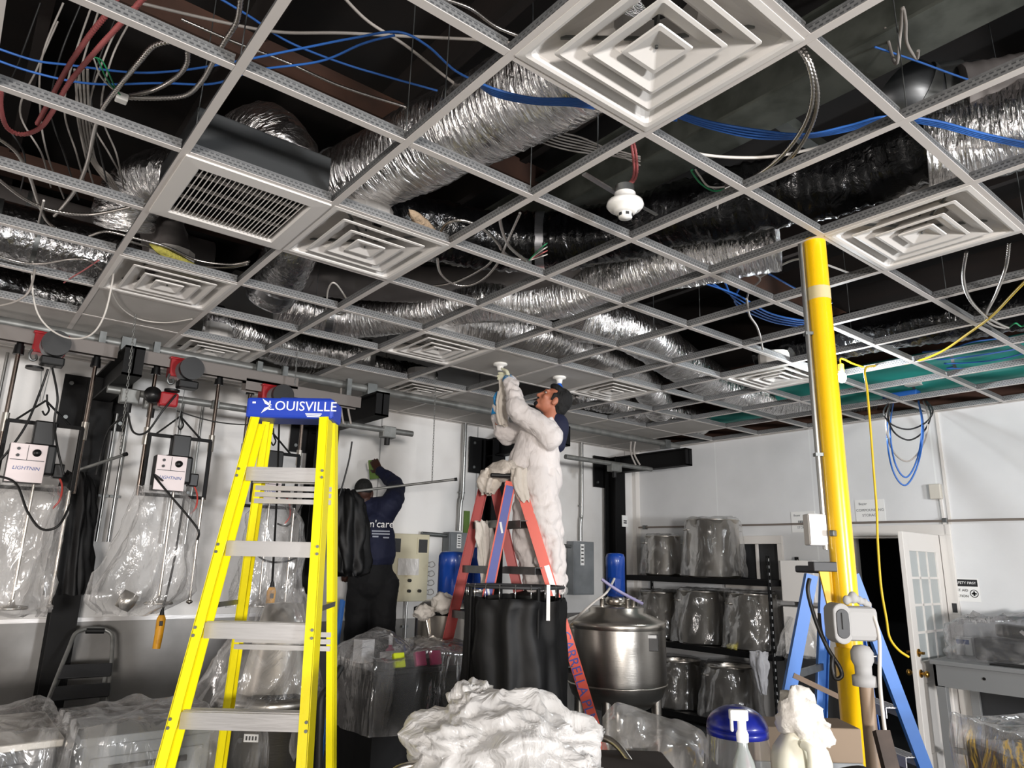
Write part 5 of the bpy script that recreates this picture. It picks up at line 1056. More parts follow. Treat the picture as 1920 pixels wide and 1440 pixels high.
cable('electric_cable', 'black cord hanging in a loop on the yellow column', 'black_wire', .008, [hv(1518, 1085, 2.93), hv(1515, 1110, 2.92), hv(1530, 1165, 2.92), hv(1552, 1215, 2.9), hv(1574, 1250, 2.88), hv(1578, 1268, 2.88), hv(1566, 1272, 2.88), hv(1560, 1250, 2.88), hv(1562, 1232, 2.88)], 'cord')
cable('electric_cable', 'second black cord falling along the left of the yellow column', 'black_wire', .007, [hv(1536, 1150, 2.95), hv(1540, 1185, 2.94), hv(1555, 1220, 2.92), hv(1566, 1240, 2.9)], 'cord')
# grey valve head on a post right of the column
c = hv(1598, 1170, 2.8); t = thing('dosing_pump', 'grey plastic pump head with dark oval window in front of the yellow column', 'pump', V(c.x, c.y, .9))
b = MB(); prof = []
for k in range(20):
    a = 2 * PI * k / 20; prof.append(c - RTH * .035 + RTH * math.cos(a) * .034 + V(0, 0, max(-.04, min(.04, math.sin(a) * .2)) + math.sin(a) * .034))
b.prism(prof, FH * .09); b.build('housing', 'soft_grey', t, bevel=.006)
MB().box(c + RTH * .04 + FH * .045, (.13, .09, .125), Rc).build('motor_body', 'soft_grey', t, bevel=.02)
prof2 = [p_ - FH * .003 for p_ in [c - RTH * .035 + (p_ - (c - RTH * .035)) * .72 for p_ in prof]]; MB().prism(prof2, FH * .004).build('window', 'dark_grey', t, bevel=.002)
MB().box(c - RTH * .03 - FH * .005 + V(0, 0, .01), (.018, .006, .06), Rc).build('display_strip', 'black_plastic', t)
b = MB()
for i, (x, z, r) in enumerate(((.0, .085, .014), (.025, .095, .018), (.05, .085, .013), (.07, .078, .012), (.085, .07, .01))): ball(b, c + RTH * x + FH * .03 + V(0, 0, z), (r, r, r * 1.3), None, 12)
fuse(b.build('valve_fittings', 'soft_grey', t), .004, 1)
MB().lathe([(.001, .036), (.028, .03), (.04, .01), (.04, -.02), (.03, -.04), (.03, -.07), (.042, -.075), (.042, -.11), (.001, -.115)], c + RTH * .035 + FH * .02 + V(0, 0, -.11), 20).build('regulator', 'soft_grey', t)
MB().cyl(c + RTH * .04 + FH * .02 + V(0, 0, -.215), c + RTH * .04 + FH * .02 + V(0, 0, -.72), .025, 16).build('post', mat('tan_post', '8f7a66', .5), t)
cable('hose', 'white tube hanging from the pump head to the clutter below', 'white_wire', .007, [c + RTH * .08 + FH * .02 + V(0, 0, .03), hv(1640, 1160, 2.8), hv(1649, 1200, 2.8), hv(1650, 1280, 2.78), hv(1658, 1360, 2.75), hv(1664, 1395, 2.72), hv(1672, 1420, 2.7)], 'hose')
# black boltless rack with wrapped pots
X0, X1, Y0, Y1 = 6.17, 6.72, 1.47, 3.46
t = thing('shelving_rack', 'black metal shelving rack full of wrapped steel pots against the right wall', 'shelving', ((X0 + X1) / 2, (Y0 + Y1) / 2, 0))
for x in (X0, X1):
    for y in (Y0, Y1):
        b = MB().span((x - .022, y - .003, 0), (x + .022, y + .003, 1.79)).span((x - .003, y - .022, 0), (x + .003, y + .022, 1.79)); b.build('upright', 'rack_black', t)
for z in (1.55, .84, .13):
    b = MB().span((X0 - .012, Y0, z - .06), (X0 + .012, Y1, z)).span((X1 - .012, Y0, z - .06), (X1 + .012, Y1, z)).span((X0, Y0 - .01, z - .06), (X1, Y0 + .01, z)).span((X0, Y1 - .01, z - .06), (X1, Y1 + .01, z)); b.build('shelf_beam', 'black_steel', t)
    MB().span((X0, Y0, z - .015), (X1, Y1, z - .003)).build('shelf_deck', 'black_steel', t)
def pot(x, y, z, r, h, lab, baglab, i, dens='film_pot'):
    t = thing('stock_pot', lab, 'pot', (x, y, z)); MB().lathe([(.001, .003), (r * .96, .0), (r, .02), (r, h - .01), (r * 1.025, h - .004), (r * 1.025, h + .004), (r * .985, h + .004), (r * .97, h - .01), (r * .97, .03), (.001, .02)], (x, y, z), 40).build('body', 'stainless', t)
    for s in (-1, 1):
        a = 2.6 + (0 if s < 0 else PI); d = V(math.cos(a), math.sin(a), 0); q = V(-d.y, d.x, 0); o = V(x, y, z + h * .82)
        MB().tube(spline([o + d * r + q * .05, o + d * (r + .035) + q * .045, o + d * (r + .04), o + d * (r + .035) - q * .045, o + d * r - q * .05], 4), .007, 8).build('handle', 'stainless', t)
    o = bag([(V(x, y, z + h + .02), r * .25, r * .25), (V(x, y, z + h + .025), r * .95, r * .95), (V(x, y, z + h * .8), r * 1.1, r * 1.1), (V(x - .02, y, z + h * .35), r * 1.16, r * 1.2), (V(x - .03, y, z + .02), r * 1.18, r * 1.28)], 7, .04, i * 3 + 2, 80).build('plastic_bag', dens); tag(o, baglab, 'plastic bag', 'bags over the pots')
pot(6.42, 3.02, 1.55, .21, .46, 'smaller stainless pot at the left on the top shelf', 'clear bag over the smaller pot on the top shelf', 1); pot(6.42, 2.3, 1.55, .29, .63, 'large stainless pot on the top shelf', 'clear bag over the large pot on the top shelf', 2)
pot(6.42, 3.1, .84, .23, .52, 'stainless pot at the left on the middle shelf', 'clear bag over the left pot on the middle shelf', 3); pot(6.42, 2.5, .84, .26, .56, 'stainless pot in the middle of the middle shelf', 'clear bag over the central pot on the middle shelf', 4); pot(6.42, 1.84, .84, .25, .56, 'stainless pot at the right on the middle shelf', 'clear bag over the right pot on the middle shelf', 5)
pot(6.42, 2.85, .13, .25, .5, 'stainless pot at the left on the bottom shelf', 'clear bag over the left pot on the bottom shelf', 6); pot(6.42, 2.15, .13, .27, .52, 'stainless pot at the right on the bottom shelf', 'clear bag over the right pot on the bottom shelf', 7)
p = V(6.14, 1.6, .8); tag(bag([(p + V(0, .02, .06), .05, .08), (p + V(-.03, 0, -.04), .06, .09), (p + V(-.03, -.02, -.2), .05, .05), (p + V(-.03, -.03, -.33), .02, .03)], 5, .2, 41, 50).build('cleaning_rag', 'grey_rag'), 'grey rag hanging over the edge of the middle shelf by the rack upright', 'rag')
tag(rag((6.2, 1.95, .87), .06, .08, .03, 'insul', 'small yellowish cloth on the edge of the middle shelf', 44), 'small yellowish cloth on the edge of the middle shelf', 'rag')
t = thing('white_bin', 'white plastic storage bin standing between the rack and the yellow column', 'bin', (6.5, .98, 0))
for z, zz in ((.85, 1.3), (1.35, 1.75)):
    MB().span((6.3, 1.06, z), (6.7, 1.42, zz)).build('drawer', 'white_enamel', t, bevel=.01)
MB().span((6.28, 1.05, 0), (6.72, 1.43, .83)).build('base', 'dark_grey', t, bevel=.01)
tag(bag([(V(6.35, 1.25, 1.2), .12, .1), (V(6.3, 1.25, 1.0), .2, .17), (V(6.28, 1.25, .85), .24, .2)], 7, .1, 51, 60).build('plastic_bag', 'film_clear'), 'clear bag hanging on the white bin beside the rack', 'plastic bag')
# right wall details
XW = XR - .002
def sign(y0, z0, y1, z1, name, lab):
    t = thing(name, lab, 'sign', (XW, (y0 + y1) / 2, z0)); MB().span((XW - .004, min(y0, y1), min(z0, z1)), (XW, max(y0, y1), max(z0, z1))).build('sheet', 'paper', t); return t
def wtext(t, s, size, y, z, m='ink', name='print'): text_mb(s, size, (XW - .0055, y, z), (0, -1, 0), (0, 0, 1), .001).build(name, m, t)
pr = mat('faint_print', '77797c', .8)
t = sign(.83, 2.36, .54, 2.13, 'paper_notice', 'white paper notice above the dark doorway'); wtext(t, 'Boyer', .035, .75, 2.32, 'faint_print'); wtext(t, 'COMPOUNDING', .036, .685, 2.255, 'faint_print'); wtext(t, 'STORAGE', .036, .685, 2.205, 'faint_print')
t = sign(1.54, 2.27, 1.27, 2.05, 'paper_notice', 'white paper notice on the wall left of the yellow column'); wtext(t, 'Boyer', .033, 1.47, 2.23, 'faint_print'); wtext(t, 'STORAGE', .034, 1.4, 2.1, 'faint_print'); b = MB()
for k in range(7): b.span((XW - .005, 1.34 + k * .018, 2.15), (XW - .004, 1.352 + k * .018, 2.175))
b.build('faint_line', 'faint_print', t)
t = sign(.02, 1.62, -.2, 1.42, 'safety_sign', 'black and white SAFETY FIRST sign on the right wall above the desk'); MB().span((XW - .005, -.19, 1.55), (XW - .004, .01, 1.61)).build('header', 'ink', t); wtext(t, 'SAFETY FIRST', .03, -.09, 1.58, 'white_print'); wtext(t, 'FIRST AID', .03, -.045, 1.515); wtext(t, 'STATION', .03, -.045, 1.465)
b = MB().lathe([(.028, 0), (.028, .001), (.034, .001), (.034, 0)], (XW - .0045, -.155, 1.49), 24, Matrix.Rotation(-PI / 2, 3, 'Y'), None, False).box((XW - .005, -.155, 1.49), (.001, .014, .04)).box((XW - .005, -.155, 1.49), (.001, .04, .014)); b.build('cross_emblem', 'ink', t)
t = thing('alarm_box', 'small beige box high on the right wall', 'wall box', (XW, .05, 2.34)); MB().span((XW - .05, .0, 2.33), (XW, .1, 2.47)).build('cover', mat('beige_box', 'cfcabf', .5), t, bevel=.008)
t = thing('cable_duct', 'white cable channel down the wall from the beige box to the thermostat', 'cable channel', (XW, -.02, 1.4)); MB().beam((XW - .008, .02, 2.33), (XW - .008, -.0, 1.42), .016, .03, (1, 0, 0)).build('channel', 'white_enamel', t)
t = thing('thermostat', 'small thermostat on the right wall below the SAFETY FIRST sign', 'thermostat', (XW, .03, 1.36)); MB().span((XW - .025, -.03, 1.3), (XW, .05, 1.42)).build('case', 'white_enamel', t, bevel=.005); MB().span((XW - .027, -.01, 1.32), (XW - .024, .03, 1.4)).build('display', 'dark_grey', t)
pipe('wall_pipe', 'thin brownish pipe running level along the right wall', [V(XW - .03, 3.7, 2.15), V(XW - .03, -1.6, 2.12)], .011, mat('brown_pipe', '8d837b', .5, .4).name, 'pipe', [((XW - .02, .0, 2.135), (.05, .04, .04)), ((XW - .02, 1.36, 2.14), (.05, .04, .04)), ((XW - .02, 3.6, 2.15), (.05, .05, .05))])
struct(MB().span((XW - .012, -.045, 2.1), (XW, -.02, 3.15)).build('trim_5', 'white_enamel'))
# hanging coils and yellow cord
rnd = random.Random(9)
for k, (m_, lab) in enumerate((('blue_wire', 'blue cable of the coil hanging from the grid before the right wall'), ('blue_wire', 'blue cable of the coil hanging from the grid before the right wall'), ('grey_wire', 'grey cable of the coil hanging from the grid before the right wall'), ('black_wire', 'dark cable looped short over the coil on the right wall'), ('black_wire', 'dark cable looped short over the coil on the right wall'))):
    w_, d_ = ((34, 155), (30, 140), (40, 110), (46, 50), (40, 70))[k]; x0 = 1697 + k * 2; cable('hanging_cable', lab, m_, .006, [cz(x0 - w_ * .8, 755, 3.2), hv(x0 - w_, 755 + d_ * .35, 5.0), hv(x0 - w_ * .7, 755 + d_ * .8, 5.0), hv(x0, 755 + d_, 5.0), hv(x0 + w_ * .7, 755 + d_ * .75, 5.0), hv(x0 + w_, 755 + d_ * .3, 5.0), cz(x0 + w_ * .75, 752, 3.2)], 'cable', 'coil before the right wall ' + m_)
cable('extension_cord', 'yellow extension cord crossing the grid and hanging down past the open door', 'yellow_cord', .0075, [cz(1950, 500, 3.13), cz(1905, 545, 3.12), cz(1862, 590, 3.12), cz(1820, 622, 3.12), cz(1760, 662, 3.13), cz(1700, 682, 3.17), cz(1640, 686, 3.18), hv(1622, 693, 4.65), hv(1626, 730, 4.6), hv(1632, 800, 4.6), hv(1638, 880, 4.6), hv(1644, 960, 4.6), hv(1646, 1020, 4.6), hv(1652, 1100, 4.6), hv(1662, 1160, 4.6), hv(1668, 1195, 4.6), hv(1684, 1218, 4.6), hv(1704, 1232, 4.6)], 'extension cord')
# bare string bulb at the column
c = Vector((4.55, -.235, 3.05)); t = thing('string_bulb', 'glowing bare bulb on the yellow cord beside the yellow column', 'light bulb', c)
MB().cyl(c + V(0, 0, .1), c + V(0, 0, .045), .022, 14).build('socket', 'yellow_cord', t); ball(b := MB(), c, (.032, .032, .042)); b.build('glass', 'bulb_glow', t); MB().tube(spline([c + V(0, 0, .1), c + V(.02, 0, .15), cz(1600, 682, 3.19), cz(1625, 690, 3.19)], 6), .007, 8).build('lead', 'yellow_cord', t)
# grey desk with clutter along the right wall
t = thing('desk', 'grey metal desk against the right wall beside the open door', 'desk', (6.4, -.8, 0)); dx0, dx1, dy0_, dy1_, zt = 6.0, 6.72, -1.9, -.06, .98
MB().span((dx0 - .02, dy0_, zt - .035), (dx1, dy1_ + .02, zt)).build('top', 'desk_grey', t, bevel=.006)
b = MB().span((dx0, dy0_, zt - .2), (dx0 + .02, dy1_, zt - .035)).span((dx0, dy1_ - .02, zt - .2), (dx1, dy1_, zt - .035)); b.build('apron', 'desk_grey', t)
MB().cyl((dx0 - .001, -.42, zt - .1), (dx0 - .006, -.42, zt - .1), .011, 12).build('lock', 'black_plastic', t)
for x in (dx0 + .03, dx1 - .03):
    for y in (dy0_ + .03, dy1_ - .04): MB().span((x - .03, y - .035, 0), (x + .03, y + .035, zt - .19)).build('leg', 'desk_grey', t, bevel=.004)
MB().span((dx0 + .02, dy0_, .3), (dx0 + .05, dy1_, .34)).build('stretcher', 'desk_grey', t); MB().span((dx1 - .03, dy0_, .1), (dx1 - .01, dy1_, zt - .2)).build('back_panel', 'dark_grey', t)
def carton(px, py, d, w, h, m, lab, strip=None):
    c = on(2, zt, px, py); t = thing('small_carton', lab, 'carton', c); MB().box(c + V(0, 0, h / 2 + .001), (.07, w, h), Matrix.Rotation(.1, 3, 'Z')).build('box', m, t, bevel=.002)
    if strip: MB().box(c + V(-.036, .003, h * .75), (.002, w * .8, h * .25), Matrix.Rotation(.1, 3, 'Z')).build('printed_band', strip, t)
carton(1812, 1228, 0, .12, .145, 'paper', 'white carton at the left on the desk', 'blue_print'); carton(1848, 1224, 0, .07, .16, mat('pale_green', 'cfd6b5', .6).name, 'pale green carton beside the white one on the desk', 'label_green'); carton(1795, 1216, 0, .05, .19, mat('lilac', 'b9a9c4', .6).name, 'lilac carton behind the white one on the desk')
t = thing('marker_pen', 'blue and white marker pen lying on the desk', 'pen', on(2, zt + .012, 1875, 1226)); a_, b_ = on(2, zt + .014, 1862, 1222), on(2, zt + .014, 1905, 1224); MB().cyl(a_, a_.lerp(b_, .4), .013, 12).build('cap', 'blue_cap', t); MB().cyl(a_.lerp(b_, .4), b_, .012, 12).build('barrel', 'white_print', t)
tag(MB().span((6.05, -1.5, zt + .001), (6.3, -.45, zt + .012)).build('black_mat', 'black_rubber', bevel=.003), 'black mat lying on the desk top', 'mat')
t = thing('covered_machine', 'dark machine on the desk under a clear plastic sheet', 'machine', (6.45, -.9, zt)); MB().span((6.35, -1.4, zt), (6.65, -.25, zt + .17)).build('body', 'dark_grey', t, bevel=.02); MB().beam((6.4, -1.2, zt + .2), (6.5, -.4, zt + .24), .14, .1).build('lid', 'black_plastic', t, bevel=.02)
MB().beam((6.36, -.75, zt + .1), (6.36, -.6, zt + .25), .03, .02).build('handle', 'aluminium', t)
tag(film_box((6.2, -1.5, zt), (6.66, -.1, zt + .26), .26, 61, 'film_grey', .08, .05, 0, .02, top_fn=lambda x, y: .1 * math.cos(y * 2.2)), 'crumpled clear sheet over the dark machine on the desk', 'plastic sheet')
# covered frame at the lower right corner
c = hv(1905, 1440, 2.75); t = thing('covered_trolley', 'dark trolley with grey straps under film at the lower right corner', 'trolley', V(c.x, c.y, 0))
ctr = V(c.x + .12, c.y - .06, 0); MB().box(ctr + V(0, 0, .6), (.34, .4, .9), Rc).build('body', 'dark_grey', t, bevel=.02)
for s in (-.1, .08): MB().box(ctr - FH * .205 + RTH * s + V(0, 0, .62), (.045, .006, .94), Rc).build('strap', 'aluminium', t)
MB().box(ctr + V(0, 0, .09), (.3, .36, .12), Rc).build('base', 'black_plastic', t)
tag(film_box(ctr + V(-.2, -.22, 0), ctr + V(.2, .22, 1.12), .85, 71, 'film_clear', .04, .05, math.atan2(RTH.y, RTH.x)), 'clear sheet over the trolley at the lower right corner', 'plastic sheet')
# ================================================================== middle of the room
# kettle on legs with blue motor
c = V(3.92, 1.47, 0); t = thing('mixing_kettle', 'large round stainless kettle on legs with a blue motor on top', 'kettle', c)
MB().lathe([(.001, .55), (.12, .56), (.26, .60), (.355, .68), (.385, .76), (.39, .82), (.39, 1.2), (.385, 1.23)], c, 56).build('vessel', 'stainless_brushed', t)
MB().lathe([(.392, 1.18), (.398, 1.2), (.398, 1.225), (.38, 1.24), (.225, 1.30), (.225, 1.335), (.215, 1.34), (.001, 1.345)], c, 56).build('lid', 'stainless', t)
b = MB()
for z in (1.2, .77): b.lathe([(.389, z - .008), (.396, z - .004), (.396, z + .004), (.389, z + .008)], c, 56, cap=False)
b.build('rim_seam', 'stainless', t)
for k in range(4):
    a = k * PI / 2 + .5; p = c + V(math.cos(a) * .31, math.sin(a) * .31, 0); MB().cyl(p + V(0, 0, .7), p, .04, 16).build('leg', 'stainless_brushed', t)
MB().lathe([(.001, 0), (.05, .0), (.05, .08), (.035, .1), (.03, .2)], c + V(0, 0, .36), 16).build('outlet_valve', 'stainless', t)
mt = MB().lathe([(.05, 1.35), (.085, 1.36), (.085, 1.4), (.06, 1.42)], c, 24); mt.build('motor_flange', 'stainless', t)
def motor(b, c, z0, r, h): return b.lathe([(.001, z0), (r * .95, z0), (r * .95, z0 + h * .08), (r, z0 + h * .1), (r, z0 + h * .68), (r * 1.04, z0 + h * .69), (r * 1.04, z0 + h * .9), (r * .9, z0 + h * .98), (r * .5, z0 + h), (.001, z0 + h)], c, 48, None, lambda a, z, i: 1 + (.035 * (1 if math.sin(a * 24) > 0 else 0) if 2 < i < 5 else 0))
mo = motor(MB(), c, 1.42, .075, .34).build('motor', 'motor_blue', t); MB().box(c + V(-.07, -.06, 1.52), (.07, .07, .09)).build('terminal_box', 'motor_blue', mo, bevel=.008)
MB().box(c + RTH * .22 - FH * .325 + V(0, 0, 1.1), (.1, .02, .12), Rc).build('temperature_box', 'black_plastic', t, bevel=.004); MB().box(c + RTH * .22 - FH * .337 + V(0, 0, 1.145), (.07, .004, .022), Rc).build('display', 'paper', t)
v = c - RTH * .42 - FH * .1; b = MB(); b.cyl(v + V(0, 0, 1.18), v + V(0, 0, .9), .014, 10).cyl(v + V(0, 0, 1.06), v + RTH * .1 + V(0, 0, 1.06), .012, 10).lathe([(.001, .03), (.02, .03), (.022, 0), (.012, -.04)], v + V(0, 0, 1.16), 12).build('side_valve', 'chrome', t); MB().lathe([(.004, .09), (.012, .05), (.014, 0)], v + V(0, 0, 1.2), 10).build('brass_tip', 'brass', t)
for k, (x, y) in enumerate(((.12, -.08), (-.14, .02), (.17, .1), (-.05, -.17))): MB().lathe([(.018, 1.33), (.018, 1.395), (.024, 1.4), (.024, 1.412), (.001, 1.42)], c + V(x, y, 0), 12).build('lid_port', 'stainless', t)
cable('hose', 'white hose curving from the kettle valve to its blue motor', 'white_wire', .009, [v + V(0, 0, 1.12), v + V(0, 0, 1.2) + RTH * .03, hv(1090, 1150, 5.6), hv(1115, 1128, 5.6), hv(1138, 1110, 5.6), hv(1152, 1085, 5.7)], 'hose')
cable('hose', 'lilac plastic tube lying across the blue kettle motor', mat('lilac_tube', '9a93b8', .3).name, .012, [hv(1128, 1086, 5.5), hv(1160, 1108, 5.5), hv(1205, 1132, 5.55)], 'hose')
# tank with blue motor left of the orange ladder
c = V(*hv(832, 1200, 5.6).xy, 0); t = thing('mixing_tank', 'stainless tank with a big blue motor left of the orange ladder', 'tank', c)
MB().lathe([(.001, .5), (.2, .52), (.22, .6), (.22, 1.3), (.225, 1.32), (.15, 1.38), (.001, 1.39)], c, 44).build('vessel', 'stainless', t); MB().lathe([(.222, 1.28), (.235, 1.29), (.235, 1.325), (.222, 1.33)], c, 44).build('clamp_ring', 'black_steel', t)
for k in range(3): a = k * 2.1; MB().cyl(c + V(math.cos(a) * .17, math.sin(a) * .17, .6), c + V(math.cos(a) * .17, math.sin(a) * .17, 0), .02, 10).build('leg', 'stainless', t)
mc = V(*hv(846, 1080, 5.75).xy, 0); motor(MB(), mc, 1.38, .1, .36).build('motor', 'motor_blue', t)
MB().tube(spline([hv(797, 1150, 5.4), hv(802, 1175, 5.4), hv(806, 1200, 5.4), hv(808, 1240, 5.4)], 5), .014, 10).build('pipe', 'stainless', t)
mc2 = V(*hv(890, 1050, 6.0).xy, 0); t = thing('pump_motor', 'smaller blue motor seen between the legs of the orange ladder', 'motor', mc2 + V(0, 0, .9)); motor(MB(), mc2, 1.42, .1, .36).build('motor', 'motor_blue', t); MB().lathe([(.12, .0), (.1, 1.42)], mc2, 20).build('stand', 'dark_grey', t); MB().lathe([(.04, 1.4), (.1, 1.41), (.1, 1.46), (.04, 1.47)], mc2, 20).build('flange', 'stainless', t)
rag(hv(833, 1132, 5.35), .09, .1, .07, 'rag_white', 'white rag bundled at the foot of the big blue motor', 51); rag(hv(795, 1148, 5.3), .07, .07, .05, 'rag_white', 'white rag hanging at the left edge of the stainless tank', 52)
# round drum with black curtain hung by hooks from a ring rail
c = V(*hv(966, 1100, 4.35).xy, 0); zr = 1.53; t = thing('curtain_rail', 'grey rail ring carrying the black curtain in front of the orange ladder', 'rail', c + V(0, 0, zr))
th = math.atan2(RTH.y, RTH.x); ring = [c + Matrix.Rotation(th, 3, 'Z') @ V(math.cos(a) * .285, math.sin(a) * .24, zr) for a in [2 * PI * k / 40 for k in range(41)]]
MB().tube(ring, .010, 10, False).build('ring', 'dark_grey', t)
for k in (3, 12, 23, 33): MB().cyl(ring[k] - V(0, 0, 0), V(ring[k].x, ring[k].y, 0), .012, 10).build('post', 'black_steel', t)
for k in range(20, 41): 
    if k % 2: continue
    p = ring[k]; tag(MB().tube([p + V(0, 0, .015), p - FH * .014 + V(0, 0, 0), p - FH * .012 - V(0, 0, .05), p - FH * .004 - V(0, 0, .075), p + FH * .008 - V(0, 0, .06)], .0025, 6).build('curtain_hook', 'chrome'), 'small wire hook holding the black curtain to its ring rail', 'hook', 'hooks of the black curtain')
b = bag([(c + V(0, 0, zr - .06), .285, .25), (c + V(0, 0, zr - .3), .29, .255), (c + V(0, 0, .8), .3, .265), (c + V(.0, 0, .15), .305, .275)], 11, .05, 23, 160, 6, .1, th); tag(b.build('black_curtain', 'black_cloth'), 'black curtain hung around the ring rail in front of the orange ladder', 'curtain')
MB().box(hv(1028, 1130, 4.1), (.02, .006, .19), Rc).build('white_tie', 'white_print', t)
# black cabinet with sheeted odds and ends
P = V(1.65, 1.26, 0); zt = 1.03; t = thing('work_table', 'black table with cloth front under dark plastic left of the black curtain', 'table', P + V(.42, .25, 0))
MB().span(P + V(0, 0, zt - .03), P + V(.84, .52, zt)).build('top', 'black_plastic', t, bevel=.006)
MB().span(P + V(.02, .02, 0), P + V(.82, .5, zt - .03)).build('skirt', 'black_cloth', t)
def tb(x, y, s, m, lab, nm='carton', rz=.2, z=zt): return tag(MB().box(P + V(x, y, z + s[2] / 2 + .002), s, Matrix.Rotation(rz, 3, 'Z')).build(nm, m, bevel=.004), lab, nm.replace('_', ' '))
tb(.12, .38, (.1, .09, .14), 'paper', 'white carton at the back left of the black table'); tb(.26, .24, (.15, .1, .07), 'paper', 'low white carton in the middle of the black table')
t2 = thing('pink_bottle', 'small white and pink bottle behind the white carton on the black table', 'bottle', P + V(.3, .36, zt)); MB().lathe([(.001, 0), (.03, 0), (.03, .07), (.012, .085), (.012, .1), (.001, .1)], P + V(.3, .36, zt), 18).build('body', 'pink_liquid', t2); MB().lathe([(.014, .1), (.014, .16), (.006, .17), (.001, .17)], P + V(.3, .36, zt), 14).build('nozzle', 'white_print', t2)
t2 = thing('sample_tray', 'dark tray holding lime and pink pouches on the black table', 'tray', P + V(.3, .1, zt)); MB().span(P + V(.08, .03, zt), P + V(.5, .17, zt + .05)).build('tray', 'black_plastic', t2, bevel=.006)
for x, m_ in ((.17, 'lime'), (.32, 'pink_liquid'), (.43, 'pink_liquid')): MB().box(P + V(x, .025, zt + .05), (.075, .03, .085), Matrix.Rotation(-.35, 3, 'X')).build('pouch', m_, t2, bevel=.006)
tag(film_box(P + V(-.02, -.02, 0), P + V(.86, .54, zt + .07), .42, 81, 'film_grey', .05, .016, 0, .02, 36, lambda x, y: .1 * max(0, 1 - ((x + .22) / .22) ** 2) * max(0, 1 - ((y - .1) / .25) ** 2) + .04 * max(0, 1 - ((x - .2) / .25) ** 2)), 'clear sheet thrown over the black table and its clutter', 'plastic sheet')
tag(rag(P + V(.62, .35, zt + .05), .14, .1, .05, 'film_milky', 'crumpled', 87, 'plastic sheet', None, 'crumpled_film'), 'crumpled film scrap at the back right of the black table', 'plastic sheet')
# stainless drum behind the yellow ladder with film cone
c = V(*hv(512, 1300, 4.0).xy, 0); t = thing('stainless_drum', 'stainless cabinet with a small label seen through the lower yellow ladder steps', 'drum', c)
MB().lathe([(.001, .1), (.27, .1), (.275, .12), (.275, .93), (.285, .94), (.285, .975), (.27, .98), (.001, .985)], c, 48).build('body', 'stainless_brushed', t)
b = MB(); 
for k in range(14): a = -PI / 2 - .9 + k * .09; d = V(math.cos(a), math.sin(a), 0); b.beam(c + d * .15 + V(0, 0, .988), c + d * .235 + V(0, 0, .988), .012, .006)
b.build('vent_grille', 'black_plastic', t)
fo = c - FH * .277; MB().box(fo + RTH * .0 + V(0, 0, .82), (.07, .003, .035), Rc).build('label', 'paper', t); b = MB()
for k in range(4): b.box(fo + RTH * (-.022 + k * .015) - FH * .002 + V(0, 0, .82), (.008, .002, .018), Rc)
b.build('label_print', 'ink', t); MB().cyl(fo - RTH * .05 + V(0, 0, .81), fo - RTH * .05 - FH * .01 + V(0, 0, .81), .012, 12).build('knob', 'chrome', t)
MB().lathe([(.2, .98), (.19, 1.0), (.13, 1.3), (.1, 1.42), (.001, 1.43)], c + FH * .05, 36).build('cone_top', 'stainless', t)
tag(bag([(c + V(0, 0, 1.5), .1, .1), (c + V(0, 0, 1.35), .19, .17), (c + V(-.05, 0, 1.1), .27, .25), (c + V(-.12, -.0, .85), .32, .28), (c + V(-.14, 0, .5), .33, .28)], 8, .1, 91, 80).build('plastic_sheet', 'film_clear'), 'clear film hanging over the stainless cabinet behind the yellow ladder', 'plastic sheet')
cable('strap', 'black hose slanting past the right leg of the yellow ladder', 'black_rubber', .016, [hv(640, 1250, 3.5), hv(620, 1285, 3.45), hv(603, 1310, 3.45), hv(600, 1360, 3.45), hv(598, 1460, 3.45)], 'hose')
# sheeted carts at the lower left
for i, (lo, hi, lab, lab2, m_) in enumerate(((V(-.62, 1.0, 0), V(.06, 1.62, .92), 'dark cart under crumpled film in the lower left corner', 'crumpled clear film over the dark cart in the lower left corner', 'dark_grey'), (V(.12, .84, 0), V(.62, 1.3, .94), 'grey drawer cabinet under film left of the yellow ladder foot', 'clear film over the grey drawer cabinet at lower left', 'grey_metal'))):
    t = thing('equipment_cart', lab, 'cart', (lo + hi) / 2 * V(1, 1, 0).length * 0 + V((lo.x + hi.x) / 2, (lo.y + hi.y) / 2, 0)); MB().span(V(lo.x, lo.y, .1), V(hi.x, hi.y, hi.z - .03)).build('body', m_, t, bevel=.01); MB().span(V(lo.x - .015, lo.y - .015, hi.z - .035), V(hi.x + .015, hi.y + .015, hi.z)).build('top', ('stainless', 'grey_metal')[i], t, bevel=.006)
    for k in range(3): z = hi.z - .08 - .2 * k; o = MB().span(V(lo.x + .03, lo.y - .012, z - .17), V(hi.x - .03, lo.y, z)).build('drawer', m_, t, bevel=.006); MB().span(V(lo.x + .1, lo.y - .03, z - .05), V(hi.x - .1, lo.y - .012, z - .03)).build('pull', 'black_plastic', o)
    for x in (lo.x + .06, hi.x - .06):
        for y in (lo.y + .06, hi.y - .06): MB().cyl(V(x - .02, y, .05), V(x + .02, y, .05), .05, 14).build('caster', 'black_rubber', t)
    tag(film_box(lo - V(.03, .03, 0), V(hi.x + .03, hi.y + .03, hi.z + .03), .8, 95 + i, 'film_clear', .04, .05, 0, .05), lab2, 'plastic sheet')
